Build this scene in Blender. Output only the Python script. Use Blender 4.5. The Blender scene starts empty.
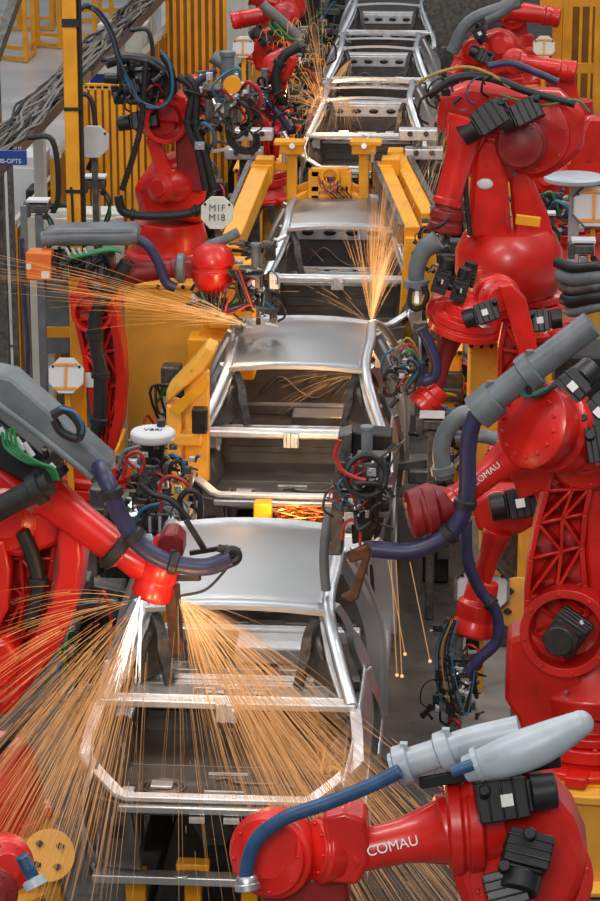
import bpy, bmesh, math, random
from mathutils import Vector, Matrix, Quaternion
random.seed(7)
PI = math.pi
SC = bpy.context.scene
COL = SC.collection
V = Vector

# ------------------------------------------------------------------ camera
FPX = 2550.0
TH = math.atan((450.5 + 337) / FPX)
PS = math.atan(179 * math.cos(TH) / FPX)
CAMZ = 7.5
CL = V((0, 0, CAMZ))
CF = V((-math.sin(PS) * math.cos(TH), math.cos(PS) * math.cos(TH), -math.sin(TH)))
CR = V((math.cos(PS), math.sin(PS), 0))
CU = CR.cross(CF)
def ray(px, py):
    return (CF + CR * ((px - 300) / FPX) - CU * ((py - 450.5) / FPX))
def P(px, py, Y):
    d = ray(px, py)
    return CL + d * (Y / d.y)
def PZ(px, py, z):
    d = ray(px, py)
    return CL + d * ((z - CAMZ) / d.z)
cam = bpy.data.objects.new('camera', bpy.data.cameras.new('camera'))
COL.objects.link(cam)
M3 = Matrix((CR, CU, -CF)).transposed()
cam.matrix_world = Matrix.Translation(CL) @ M3.to_4x4()
cam.data.sensor_fit = 'HORIZONTAL'
cam.data.sensor_width = 36
cam.data.lens = FPX * 36 / 600
cam.data.clip_end = 300
SC.camera = cam
cam.data.dof.use_dof = False

# ------------------------------------------------------------------ materials
def mat(name, col, rough=.5, metal=0., var=.25, scale=6., bump=0., coat=0., spots=None, alpha=1., detail=6):
    m = bpy.data.materials.new(name); m.use_nodes = True
    nt = m.node_tree; b = nt.nodes['Principled BSDF']
    tc = nt.nodes.new('ShaderNodeTexCoord')
    n = nt.nodes.new('ShaderNodeTexNoise'); n.inputs['Scale'].default_value = scale; n.inputs['Detail'].default_value = detail
    nt.links.new(tc.outputs['Object'], n.inputs['Vector'])
    cr = nt.nodes.new('ShaderNodeValToRGB')
    c2 = tuple(c * (1 - var) for c in col)
    cr.color_ramp.elements[0].position = .35; cr.color_ramp.elements[0].color = (*c2, 1)
    cr.color_ramp.elements[1].position = .65; cr.color_ramp.elements[1].color = (*col, 1)
    nt.links.new(n.outputs['Fac'], cr.inputs['Fac'])
    out = cr.outputs['Color']
    if spots:
        n2 = nt.nodes.new('ShaderNodeTexNoise'); n2.inputs['Scale'].default_value = spots[1]; n2.inputs['Detail'].default_value = 8
        nt.links.new(tc.outputs['Object'], n2.inputs['Vector'])
        r2 = nt.nodes.new('ShaderNodeValToRGB')
        r2.color_ramp.elements[0].position = spots[2]; r2.color_ramp.elements[0].color = (0, 0, 0, 1)
        r2.color_ramp.elements[1].position = spots[2] + .12; r2.color_ramp.elements[1].color = (1, 1, 1, 1)
        nt.links.new(n2.outputs['Fac'], r2.inputs['Fac'])
        mx = nt.nodes.new('ShaderNodeMix'); mx.data_type = 'RGBA'
        nt.links.new(r2.outputs['Color'], mx.inputs['Factor'])
        nt.links.new(out, mx.inputs[6]); mx.inputs[7].default_value = (*spots[0], 1)
        out = mx.outputs[2]
    nt.links.new(out, b.inputs['Base Color'])
    mr = nt.nodes.new('ShaderNodeMapRange')
    mr.inputs['To Min'].default_value = max(.03, rough - .08); mr.inputs['To Max'].default_value = min(1, rough + .12)
    nt.links.new(n.outputs['Fac'], mr.inputs['Value']); nt.links.new(mr.outputs['Result'], b.inputs['Roughness'])
    b.inputs['Metallic'].default_value = metal
    if coat:
        b.inputs['Coat Weight'].default_value = coat; b.inputs['Coat Roughness'].default_value = .15
    if alpha < 1: b.inputs['Alpha'].default_value = alpha
    if bump:
        bp = nt.nodes.new('ShaderNodeBump'); bp.inputs['Strength'].default_value = bump; bp.inputs['Distance'].default_value = .01
        nt.links.new(n.outputs['Fac'], bp.inputs['Height']); nt.links.new(bp.outputs['Normal'], b.inputs['Normal'])
    return m
def emat(name, col, s, trans=0.):
    m = bpy.data.materials.new(name); m.use_nodes = True
    nt = m.node_tree; nt.nodes.clear()
    e = nt.nodes.new('ShaderNodeEmission'); e.inputs['Color'].default_value = (*col, 1); e.inputs['Strength'].default_value = s
    o = nt.nodes.new('ShaderNodeOutputMaterial')
    if trans:
        t = nt.nodes.new('ShaderNodeBsdfTransparent'); mx = nt.nodes.new('ShaderNodeMixShader'); mx.inputs[0].default_value = trans
        nt.links.new(e.outputs[0], mx.inputs[1]); nt.links.new(t.outputs[0], mx.inputs[2]); nt.links.new(mx.outputs[0], o.inputs[0])
    else:
        nt.links.new(e.outputs[0], o.inputs[0])
    m.cycles.emission_sampling = 'NONE'
    return m
RED = mat('red_paint', (.68, .013, .006), .33, var=.35, scale=3, coat=.25, spots=((.22, .01, .008), 9, .66))
DRED = mat('dull_red_paint', (.26, .010, .010), .45, var=.35, scale=5, spots=((.1, .02, .02), 12, .62))
YEL = mat('yellow_paint', (.86, .41, .045), .5, var=.16, scale=3, spots=((.3, .15, .03), 14, .68))
YEL2 = mat('orange_yellow_paint', (.85, .36, .010), .42, var=.2, scale=4, spots=((.25, .1, .01), 16, .7))
AMB = mat('amber_panel', (.29, .115, .012), .4, var=.35, scale=2)
STEEL = mat('galvanised_sheet_steel', (.60, .63, .65), .40, 1., var=.12, scale=4, detail=3)
ROOFS = mat('smooth_sheet_steel', (.45, .46, .465), .36, 1., var=.06, scale=1.5, detail=2)
INNER = mat('dark_sheet_steel', (.135, .12, .108), .38, .45, var=.35, scale=5, spots=((.07, .06, .055), 11, .66))  # darker copy of the body steel, interior shade partly put into its colour
LITE = mat('primed_pale_steel', (.72, .73, .74), .38, .7, var=.15, scale=12)
DARK = mat('dark_machine_steel', (.032, .03, .028), .45, .5, var=.5, scale=12)
MID = mat('grey_machine_steel', (.15, .145, .135), .42, .6, var=.5, scale=14, spots=((.06, .05, .045), 25, .58))
BLK = mat('black_motor_casing', (.012, .012, .014), .4, var=.4, scale=14)
RUB = mat('black_rubber', (.014, .014, .015), .5, var=.4, scale=20)
PUR = mat('purple_blue_hose', (.03, .03, .09), .42, var=.3, scale=15)
BLU = mat('blue_ribbed_hose', (.018, .075, .18), .42, var=.3, scale=15)
GRY = mat('grey_conduit_plastic', (.145, .168, .18), .42, var=.3, scale=7, spots=((.10, .12, .13), 15, .63))
PGRY = mat('pale_grey_conduit_plastic', (.40, .45, .49), .36, var=.2, scale=7, spots=((.24, .27, .3), 15, .64))
WHT = mat('white_board', (.62, .63, .64), .5, var=.08, scale=5)
CREAM = mat('cream_paint', (.58, .58, .50), .5, var=.15, scale=5)
FLOOR = mat('factory_floor', (.55, .56, .56), .28, var=.25, scale=.6, spots=((.25, .25, .24), 2.2, .62))
BED = mat('oily_floor_plate', (.085, .08, .073), .5, .2, var=.5, scale=4, spots=((.04, .035, .03), 9, .56))
PLATE = mat('grey_cover_plate', (.22, .215, .2), .5, .2, var=.3, scale=4)
GRN = mat('green_hose', (.015, .20, .06), .4, var=.2, scale=15)
REDH = mat('red_hose', (.40, .02, .02), .4, var=.2, scale=15)
CYAN = mat('light_blue_cable', (.025, .13, .25), .4, var=.2, scale=15)
YCAB = mat('yellow_cable', (.36, .23, .03), .4, var=.2, scale=15)
ORG = mat('orange_box_plastic', (.75, .17, .02), .45, var=.12, scale=8)
BSIGN = mat('blue_sign_face', (.015, .06, .32), .45, var=.1, scale=8)
TXT = mat('white_lettering', (.8, .8, .8), .5, var=.05)
TXTK = mat('black_lettering', (.03, .03, .03), .5, var=.05)
ORL = mat('orange_lettering', (.75, .28, .02), .5, var=.1)
COPPER = mat('copper_wire', (.75, .25, .07), .35, .9, var=.4, scale=20)
BRN = mat('brown_electrode_copper', (.16, .08, .045), .45, .6, var=.4, scale=18)
LBL = mat('label_paper', (.72, .72, .68), .5, var=.05)
LBLY = mat('label_yellow', (.8, .55, .05), .5, var=.05)
GBRD = mat('grey_board', (.42, .42, .41), .55, var=.12, scale=6)
WALLM = mat('hall_wall', (.33, .34, .33), .7, var=.2, scale=.8)
SP1 = emat('spark_orange', (1., .42, .13), 1.0, .5)
SP2 = emat('spark_yellow', (1., .55, .22), 1.3, .4)
SP3 = emat('spark_white', (1., .90, .78), 2.2, .15)
SP4 = emat('spark_amber_faint', (1., .47, .18), .62, .5)

# ------------------------------------------------------------------ mesh builder
def perp(d):
    d = d.normalized()
    a = V((0, 0, 1)) if abs(d.z) < .9 else V((1, 0, 0))
    u = d.cross(a).normalized()
    return u, d.cross(u).normalized()
def catmull(pts, sub=6):
    pts = [V(p) for p in pts]
    if len(pts) < 3: 
        return [pts[0].lerp(pts[-1], i / sub) for i in range(sub + 1)]
    q = [pts[0] * 2 - pts[1]] + pts + [pts[-1] * 2 - pts[-2]]
    out = []
    for i in range(1, len(q) - 2):
        a, b, c, d = q[i - 1], q[i], q[i + 1], q[i + 2]
        for k in range(sub):
            t = k / sub
            out.append(.5 * ((2 * b) + (c - a) * t + (2 * a - 5 * b + 4 * c - d) * t * t + (3 * b - a - 3 * c + d) * t ** 3))
    out.append(pts[-1]); return out
class MB:
    def __init__(s): s.bm = bmesh.new()
    def face(s, vs):
        try: return s.bm.faces.new(vs)
        except ValueError: return None
    def hull8(s, p):
        v = [s.bm.verts.new(x) for x in p]
        for f in ((0, 1, 2, 3), (7, 6, 5, 4), (0, 4, 5, 1), (1, 5, 6, 2), (2, 6, 7, 3), (3, 7, 4, 0)): s.face([v[i] for i in f])
        return s
    def box(s, c, size, R=None):
        c = V(c); hx, hy, hz = (x / 2 for x in size)
        pts = [V((-hx, -hy, -hz)), V((hx, -hy, -hz)), V((hx, hy, -hz)), V((-hx, hy, -hz)), V((-hx, -hy, hz)), V((hx, -hy, hz)), V((hx, hy, hz)), V((-hx, hy, hz))]
        if R is not None: pts = [R @ p for p in pts]
        return s.hull8([c + p for p in pts][3::-1] + [c + p for p in pts][7:3:-1])
    def beam(s, a, b, w, h, up=(0, 0, 1), w2=None, h2=None):
        a, b = V(a), V(b); d = (b - a).normalized(); up = V(up)
        if abs(d.dot(up)) > .98: up = V((0, 1, 0))
        r = d.cross(up).normalized(); u = r.cross(d)
        w2 = w2 or w; h2 = h2 or h; P_ = []
        for c, ww, hh in ((a, w, h), (b, w2, h2)):
            P_ += [c - r * ww / 2 - u * hh / 2, c + r * ww / 2 - u * hh / 2, c + r * ww / 2 + u * hh / 2, c - r * ww / 2 + u * hh / 2]
        return s.hull8(P_)
    def cyl(s, a, b, r, r2=None, seg=20, cap=True):
        a, b = V(a), V(b); r2 = r if r2 is None else r2
        u, v = perp(b - a); A = []; B = []
        for i in range(seg):
            t = 2 * PI * i / seg; o = u * math.cos(t) + v * math.sin(t)
            A.append(s.bm.verts.new(a + o * r)); B.append(s.bm.verts.new(b + o * r2))
        for i in range(seg): s.face([A[i], A[(i + 1) % seg], B[(i + 1) % seg], B[i]])
        if cap: s.face(A[::-1]); s.face(B)
        return s
    def lathe(s, a, axis, prof, seg=28):   # prof: [(dist along axis, radius)]
        a, axis = V(a), V(axis).normalized(); u, v = perp(axis); rings = []
        for h, r in prof:
            r = max(r, .0005)
            rings.append([s.bm.verts.new(a + axis * h + (u * math.cos(2 * PI * i / seg) + v * math.sin(2 * PI * i / seg)) * r) for i in range(seg)])
        for A, B in zip(rings, rings[1:]):
            for i in range(seg): s.face([A[i], A[(i + 1) % seg], B[(i + 1) % seg], B[i]])
        s.face(rings[0][::-1]); s.face(rings[-1]); return s
    def sweep(s, pts, r, seg=10, sub=6, ribs=None, flat=None, up=(0, 0, 1), smooth=True):
        # flat=(w,h): elliptical / rectangular section sizes, up fixes its frame
        path = catmull(pts, sub) if smooth else [V(p) for p in pts]
        n = len(path); rings = []; U = None
        for i, p in enumerate(path):
            d = (path[min(i + 1, n - 1)] - path[max(i - 1, 0)]).normalized()
            if flat:
                a = V(up); rr = d.cross(a)
                if rr.length < .05: rr = d.cross(V((0, 1, 0)))
                rr.normalize(); uu = rr.cross(d)
                w, h = flat[0] / 2, flat[1] / 2
                cs = [(-w, -h), (w, -h), (w, h), (-w, h)] if len(flat) == 2 else [(w * math.cos(2 * PI * k / seg), h * math.sin(2 * PI * k / seg)) for k in range(seg)]
                rings.append([s.bm.verts.new(p + rr * x + uu * y) for x, y in cs]); continue
            if U is None: U, W = perp(d)
            else:
                U = (U - d * U.dot(d)).normalized(); W = d.cross(U)
            k = r(i / (n - 1)) if callable(r) else r
            if ribs: k *= (1.0 if i % 2 else 1 - ribs)
            rings.append([s.bm.verts.new(p + (U * math.cos(2 * PI * j / seg) + W * math.sin(2 * PI * j / seg)) * k) for j in range(seg)])
        m = len(rings[0])
        for A, B in zip(rings, rings[1:]):
            for i in range(m): s.face([A[i], A[(i + 1) % m], B[(i + 1) % m], B[i]])
        s.face(rings[0][::-1]); s.face(rings[-1]); return s
    def torus(s, c, axis, R, r, seg=28, seg2=8, a0=0, a1=2 * PI):
        c = V(c); u, v = perp(V(axis)); full = abs(a1 - a0 - 2 * PI) < .01
        n = seg + (0 if full else 1); rings = []
        for i in range(n):
            t = a0 + (a1 - a0) * i / seg; o = u * math.cos(t) + v * math.sin(t); ax = V(axis).normalized()
            rings.append([s.bm.verts.new(c + o * (R + r * math.cos(2 * PI * j / seg2)) + ax * (r * math.sin(2 * PI * j / seg2))) for j in range(seg2)])
        for k in range(seg if full else seg):
            A = rings[k]; B = rings[(k + 1) % n]
            for i in range(seg2): s.face([A[i], A[(i + 1) % seg2], B[(i + 1) % seg2], B[i]])
        return s
    def prism(s, pts, ext):
        ext = V(ext); A = [s.bm.verts.new(V(p)) for p in pts]; B = [s.bm.verts.new(V(p) + ext) for p in pts]
        s.face(A[::-1]); s.face(B); n = len(A)
        for i in range(n): s.face([A[i], A[(i + 1) % n], B[(i + 1) % n], B[i]])
        return s
    def ball(s, c, r, scale=(1, 1, 1), R=None, seg=20):
        M = Matrix.Translation(V(c)) @ (R.to_4x4() if R is not None else Matrix()) @ Matrix.Diagonal((*scale, 1))
        bmesh.ops.create_uvsphere(s.bm, u_segments=seg, v_segments=seg // 2 + 2, radius=r, matrix=M); return s
    def grid(s, fn, nu, nv):
        g = [[s.bm.verts.new(V(fn(i / nu, j / nv))) for j in range(nv + 1)] for i in range(nu + 1)]
        for i in range(nu):
            for j in range(nv): s.face([g[i][j], g[i + 1][j], g[i + 1][j + 1], g[i][j + 1]])
        return s
    def build(s, name, m, parent=None, bevel=0, solid=0, sharp=38):
        bmesh.ops.recalc_face_normals(s.bm, faces=s.bm.faces[:])
        me = bpy.data.meshes.new(name); s.bm.to_mesh(me); s.bm.free()
        o = bpy.data.objects.new(name, me); COL.objects.link(o); me.materials.append(m)
        me.shade_smooth(); me.set_sharp_from_angle(angle=math.radians(sharp))
        r = parent
        while r is not None and r.parent is not None: r = r.parent
        if r is not None:
            me.transform(Matrix.Translation(-r.location)); o.parent = parent
        elif parent is None:
            # a thing that is one mesh: origin at the base of its bounds
            xs = [v.co for v in me.vertices]
            c = V((sum(v.x for v in xs) / len(xs), sum(v.y for v in xs) / len(xs), min(v.z for v in xs)))
            me.transform(Matrix.Translation(-c)); o.location = c
        if solid:
            k = o.modifiers.new('thickness', 'SOLIDIFY'); k.thickness = solid; k.offset = 0
        if bevel:
            k = o.modifiers.new('edge', 'BEVEL'); k.width = bevel; k.segments = 2; k.limit_method = 'ANGLE'; k.angle_limit = math.radians(40); k.harden_normals = False
        return o
def tag(o, label, cat, group=None, kind=None):
    o['label'] = label; o['category'] = cat
    if group: o['group'] = group
    if kind: o['kind'] = kind
    return o
def thing(name, loc, label, cat, group=None):
    o = bpy.data.objects.new(name, None); COL.objects.link(o); o.location = V(loc); o.empty_display_size = .2
    return tag(o, label, cat, group)
def struct(o): o['kind'] = 'structure'; return o
def text_mesh(name, txt, size, origin, right, up, m, parent, ext=.002):
    cu = bpy.data.curves.new(name, 'FONT'); cu.body = txt; cu.size = size; cu.extrude = ext; cu.align_x = 'CENTER'; cu.align_y = 'CENTER'
    ob = bpy.data.objects.new('tmp', cu); COL.objects.link(ob)
    dg = bpy.context.evaluated_depsgraph_get(); me = bpy.data.meshes.new_from_object(ob.evaluated_get(dg))
    bpy.data.objects.remove(ob)
    r, u = V(right).normalized(), V(up).normalized(); n = r.cross(u)
    Mx = Matrix((r, u, n)).transposed().to_4x4(); Mx.translation = V(origin)
    me.transform(Mx)
    o = bpy.data.objects.new(name, me); COL.objects.link(o); me.materials.clear(); me.materials.append(m)
    q = parent
    while q.parent is not None: q = q.parent
    me.transform(Matrix.Translation(-q.location)); o.parent = parent
    return o

# ------------------------------------------------------------------ light
w = bpy.data.worlds.new('hall_light'); SC.world = w; w.use_nodes = True
nt = w.node_tree; bg = nt.nodes['Background']
tc = nt.nodes.new('ShaderNodeTexCoord'); sx = nt.nodes.new('ShaderNodeSeparateXYZ'); cr = nt.nodes.new('ShaderNodeValToRGB')
nt.links.new(tc.outputs['Generated'], sx.inputs[0]); nt.links.new(sx.outputs['Z'], cr.inputs['Fac'])
cr.color_ramp.elements[0].position = 0; cr.color_ramp.elements[0].color = (.06, .06, .062, 1)
e_ = cr.color_ramp.elements.new(.35); e_.color = (.42, .43, .45, 1)
cr.color_ramp.elements[-1].position = .9; cr.color_ramp.elements[-1].color = (1.1, 1.14, 1.2, 1)
nt.links.new(cr.outputs['Color'], bg.inputs['Color']); bg.inputs['Strength'].default_value = .55
def lamp(name, loc, target, size, power, col=(1, .97, .93), sy=None):
    l = bpy.data.lights.new(name, 'AREA'); l.energy = power; l.color = col; l.shape = 'RECTANGLE'; l.size = size; l.size_y = sy or size
    o = bpy.data.objects.new(name, l); COL.objects.link(o); o.location = loc
    o.rotation_euler = (V(target) - V(loc)).to_track_quat('-Z', 'Y').to_euler(); return o
LAMPS = [(-5, 12), (5, 14), (-5, 24), (5, 26), (-5, 38), (5, 40)]
for (x, y) in LAMPS: lamp('hall_and_fill_lamp', (x, y, 11.5), (x * .3, y + 1, 0), 1.0, 400, sy=6)
lamp('hall_and_fill_lamp', (-2, -6, 13), (0, 18, 1), 5, 1700)  # frontal fill lamp, added behind the camera to brighten faces toward it
SC.view_settings.view_transform = 'Standard'; SC.view_settings.look = 'None'; SC.view_settings.gamma = 1; SC.view_settings.exposure = .15

LX = PZ(228, 697, 1.5).x            # centre of the body line
CARS = [PZ(x, y, 1.5).y for x, y in ((228, 697), (292, 430), (338, 276), (365, 134), (377, 78), (387, 31))]
# ------------------------------------------------------------------ car bodies
def make_car(yc, xc, roof, label, deep=True):
    t = thing('car_body', (xc, yc, .55), label, 'car body', 'bare steel car bodies along the line')
    g = lambda x, y, z: V((xc + x, yc + y, z))
    S = (-1, 1)
    for s in S:   # roof rails running from windscreen pillar over the roof to the rear window corner
        m = MB(); m.sweep([g(s * .74, 3.1, 1.42), g(s * .65, 2.55, 1.72), g(s * .575, 2.05, 1.89), g(s * .59, 1.3, 1.935), g(s * .575, .58, 1.885), g(s * .66, .22, 1.68), g(s * .755, -.06, 1.49)], 0, flat=(.085, .06, 1), seg=12)
        m.build('roof_rail', STEEL, t)
        m = MB(); m.sweep([g(s * .52, .60, 1.875), g(s * .60, .25, 1.66), g(s * .69, .0, 1.51)], 0, flat=(.03, .02), smooth=True)
        m.build('window_flange', LITE, t)
    m = MB(); m.beam(g(-.78, -.05, 1.475), g(.78, -.05, 1.475), .075, .05); m.beam(g(-.76, -.015, 1.505), g(.76, -.015, 1.505), .02, .025)
    sill = m.build('window_sill_beam', LITE, t, bevel=.012)
    m = MB(); m.box(g(0, -.10, 1.44), (.13, .04, .12)); m.box(g(-.02, -.125, 1.45), (.04, .03, .13)); m.box(g(.04, -.125, 1.43), (.03, .03, .09))
    m.build('latch_bracket', LITE, sill, bevel=.006)
    if roof:
        def rf(u, v):
            x = (u - .5) * 2; y = .53 + v * 1.53
            return g(x * (.55 + .02 * math.sin(v * PI)), y, 1.885 + .04 * (1 - x * x) * (.6 + .4 * math.sin(v * PI)) + .035 * math.sin(v * PI) - (.02 if v in (0,) else 0))
        m = MB(); m.grid(rf, 24, 24); m.build('roof_panel', ROOFS, t, solid=.012, sharp=60)
    # rear and front headers
    m = MB(); m.sweep([g(-.56, .50, 1.87), g(-.2, .49, 1.9), g(.2, .49, 1.9), g(.56, .50, 1.87)], 0, flat=(.05, .03)); m.build('rear_header', STEEL if roof else LITE, t)
    m = MB(); m.sweep([g(-.56, 2.05, 1.88), g(-.2, 2.08, 1.91), g(.2, 2.08, 1.91), g(.56, 2.05, 1.88)], 0, flat=(.09, .04)); m.build('front_header', LITE, t)
    if not roof:
        m = MB(); m.sweep([g(-.58, 1.3, 1.9), g(0, 1.3, 1.92), g(.58, 1.3, 1.9)], 0, flat=(.07, .02)); m.build('roof_bow', LITE, t)
    # parcel shelf with its row of slots
    m = MB()
    m.box(g(0, .10, 1.42), (1.36, .16, .012)); m.box(g(-.46, .29, 1.40), (.44, .24, .012)); m.box(g(.46, .29, 1.40), (.44, .24, .012))
    m.box(g(0, .39, 1.40), (.5, .05, .012)); m.torus(g(0, .28, 1.41), (0, 0, 1), .12, .014)
    m.box(g(0, .20, 1.405), (.5, .05, .01))
    for k in range(5): m.box(g(-.5 + k * .25, .43, 1.35), (.13, .014, .10))
    m.box(g(0, .43, 1.31), (1.2, .016, .04)); m.box(g(0, .43, 1.39), (1.2, .016, .04))
    for x in (-.56, .56): m.box(g(x, .16, 1.435), (.1, .2, .03))
    for x in (-.3, -.12, .14, .33): m.box(g(x, .12, 1.432), (.08, .04, .02))
    sh = m.build('parcel_shelf', LITE, t, bevel=.006)
    if deep:
        m = MB(); m.box(g(0, .64, 1.36), (1.3, .38, .012)); m.box(g(0, .83, 1.31), (1.3, .015, .11)); m.box(g(0, .62, 1.385), (1.2, .05, .04)); m.box(g(-.4, .72, 1.385), (.3, .1, .04)); m.box(g(.35, .74, 1.385), (.2, .08, .04)); m.box(g(.0, .75, 1.38), (.3, .06, .03))
        for x in (-.55, .55): m.box(g(x, .66, 1.42), (.12, .3, .1))
        m.build('seat_back_brace', STEEL, t, bevel=.008)
        for x in (-.45, -.15, .15, .45): MB().box(g(x, .64, 1.41), (.05, .03, .012)).build('stud', BLK, sh)
    # inner pillar panels with pressed loops
    for s in S:
        m = MB(); m.prism([g(s * .70, .0, 1.45), g(s * .55, .52, 1.84), g(s * .57, .75, 1.80), g(s * .73, .62, 1.30), g(s * .75, .2, 1.30)], (s * .02, 0, 0))
        m.prism([g(s * .71, .20, 1.44), g(s * .58, .53, 1.82), g(s * .48, .55, 1.84), g(s * .46, .5, 1.44)], (0, .015, 0))
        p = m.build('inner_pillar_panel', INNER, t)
        m = MB(); m.sweep([g(s * .50, .50, 1.83), g(s * .46, .46, 1.72), g(s * .44, .42, 1.58), g(s * .40, .38, 1.42)], 0, flat=(.07, .03)); m.torus(g(s * .55, .38, 1.68), (s, 0, .4), .07, .018, 18, 6)
        m.build('pillar_brace', MID, p)
    # floor pan, tunnel, firewall, trunk floor
    m = MB(); m.box(g(0, 1.7, .74), (1.5, 2.7, .02))
    m.box(g(0, 1.75, .80), (.26, 2.5, .12)); m.box(g(0, 1.0, .79), (1.45, .12, .08)); m.box(g(0, 2.0, .79), (1.45, .1, .07))
    for k in range(8): m.box(g(-.45 + (k % 2) * .9, .6 + .6 * (k // 2), .757), (.35, .05, .02))
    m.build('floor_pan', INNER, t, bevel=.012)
    m = MB()
    m.box(g(0, 3.02, 1.02), (1.45, .03, .62)); m.sweep([g(-.5, 2.98, .95), g(-.32, 2.98, 1.12), g(-.14, 2.98, .98), g(0, 2.98, .92), g(.14, 2.98, .98), g(.32, 2.98, 1.12), g(.5, 2.98, .95)], .013)
    m.box(g(0, 2.97, .83), (1.3, .04, .04));
    m.build('firewall', INNER, t, bevel=.01)
    m = MB(); m.box(g(0, 3.12, 1.40), (1.45, .22, .04)); m.box(g(0, 3.0, 1.30), (1.42, .02, .17))
    cw = m.build('cowl_panel', LITE, t, bevel=.01)
    for x in (-.5, -.25, 0, .25, .5): m = MB(); m.ball(g(x, 2.985, 1.30), .07, (1.0, .35, .5), seg=16); m.build('cowl_slot', BLK, cw)
    m = MB(); m.beam(g(-.7, 2.4, .98), g(.7, 2.4, .98), .1, .1); m.beam(g(-.7, 1.5, .86), g(.7, 1.5, .86), .3, .06); m.box(g(.1, 2.2, .95), (.5, .3, .12)); m.build('seat_cross_member', LITE if deep else INNER, t, bevel=.012)
    m = MB(); m.box(g(0, -.15, 1.07), (1.2, 1.22, .02))
    m.box(g(0, -.10, 1.082), (1.16, .03, .02))
    for r_ in (.13, .10): m.sweep([g(-.35 + r_ * math.cos(q_), -.42 + r_ * .8 * math.sin(q_), 1.088) for q_ in [k * PI / 8 for k in range(17)]], .012, 6, smooth=False)
    m.sweep([g(-.05, -.30, 1.086), g(.02, -.28, 1.09), g(.08, -.34, 1.09), g(.30, -.34, 1.09), g(.34, -.26, 1.086)], .012, 6)
    m.box(g(.35, -.45, 1.088), (.10, .2, .02)); m.torus(g(.38, -.45, 1.09), (0, 0, 1), .08, .012); m.box(g(.14, -.52, 1.086), (.22, .05, .018))
    for s in S: m.prism([g(s * .60, .1, 1.07), g(s * .60, -.74, 1.07), g(s * .72, -.6, 1.28), g(s * .74, .0, 1.42)], (s * .015, 0, 0))
    m.box(g(0, .45, 1.16), (1.25, .03, .34)); m.box(g(0, .43, 1.2), (1.1, .03, .05))
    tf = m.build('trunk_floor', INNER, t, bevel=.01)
    MB().box(g(-.36, -.42, 1.10), (.13, .09, .02)).build('patch_plate', LITE, tf, bevel=.004)
    MB().box(g(-.55, -.52, 1.10), (.075, .09, .02)).build('patch_plate', LITE, tf, bevel=.004)
    MB().box(g(.02, -.22, 1.09), (.24, .022, .012)).build('slot_strip', LITE, tf)
    MB().box(g(.02, -.48, 1.09), (.24, .022, .012)).build('slot_strip', LITE, tf)
    for s in S:
        m = MB(); m.ball(g(s * .68, .12, 1.07), .24, (.5, 1.1, .9), seg=20); m.build('wheel_house', INNER, t)
    m = MB(); m.beam(g(-.42, -.62, 1.12), g(.30, -.62, 1.12), .04, .03); m.build('trunk_cross_rail', LITE, t, bevel=.006)
    # trunk aperture flange
    m = MB(); m.sweep([g(-.775, -.05, 1.46), g(-.80, -.28, 1.40), g(-.815, -.47, 1.30)], 0, flat=(.07, .02), sub=4)
    m.sweep([g(.775, -.05, 1.46), g(.80, -.28, 1.40), g(.815, -.47, 1.30)], 0, flat=(.07, .02), sub=4)
    m.sweep([g(-.81, -.47, 1.30), g(-.70, -.62, 1.25), g(-.57, -.78, 1.205), g(-.52, -.81, 1.20), g(.52, -.81, 1.20), g(.57, -.78, 1.205), g(.70, -.62, 1.25), g(.81, -.47, 1.30)], 0, flat=(.075, .03), smooth=False)
    m.build('trunk_flange', LITE, t, bevel=.006)
    m = MB(); m.beam(g(-.56, -.86, 1.15), g(.56, -.86, 1.15), .05, .045); m.build('bumper_lip', STEEL, t, bevel=.008)
    m = MB(); m.prism([g(-.17, -.87, 1.13), g(.17, -.87, 1.13), g(.06, -.87, .93), g(-.06, -.87, .93)], (0, .02, 0)); m.cyl(g(0, -.90, .97), g(0, -.86, .97), .02)
    sb = m.build('striker_bracket', DARK, t, bevel=.006)
    for s in S: MB().box(g(s * .10, -.89, 1.10), (.09, .03, .03)).build('striker_tab', LITE, sb)
    for s in S:
        m = MB(); m.prism([g(s * .50, -.84, 1.16), g(s * .72, -.78, 1.18), g(s * .70, -.78, .98), g(s * .66, -.80, .74), g(s * .44, -.84, .74)], (0, .05, 0)); m.prism([g(s * .46, -.5, 1.16), g(s * .46, -.84, 1.16), g(s * .44, -.84, .74), g(s * .46, -.5, .74)], (s * .02, 0, 0))
        q = m.build('rear_frame_panel', INNER, t, bevel=.008)
        m = MB(); m.box(g(s * .58, -.846, .99), (.08, .01, .08)); m.build('dark_hole_patch', BLK, q)  # black patch painted in for the dark inside a square hole
    m = MB(); m.beam(g(-.72, -.84, .70), g(.72, -.84, .70), .10, .05); m.cyl(g(-.2, -.86, .73), g(-.2, -.86, .74), .05); m.build('lower_cross_member', STEEL, t, bevel=.012)
    # outer sides
    for s in S:
        def qf(u, v, s=s):
            y = -.72 + u * 1.35; top = 1.29 + .19 * min(1, (u * 1.9)); z = top + (.72 - top) * v
            arch = math.hypot(y - .05, (z - .72))
            x = .80 + .06 * math.sin(PI * min(1, v * 1.1)) - .07 * (1 - u) ** 3
            return g(s * x, y, max(z, .72))
        m = MB(); m.grid(qf, 20, 12)
        cut = [f for f in m.bm.faces if math.hypot(f.calc_center_median().y - (yc + .02), f.calc_center_median().z - .70) < .36]
        bmesh.ops.delete(m.bm, geom=cut, context='FACES')
        m.build('quarter_panel', STEEL, t, solid=.012, sharp=60)
        m = MB(); m.torus(g(s * .845, .02, .70), (1, 0, 0), .37, .018, 28, 6); m.build('wheel_arch', STEEL, t)
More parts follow.
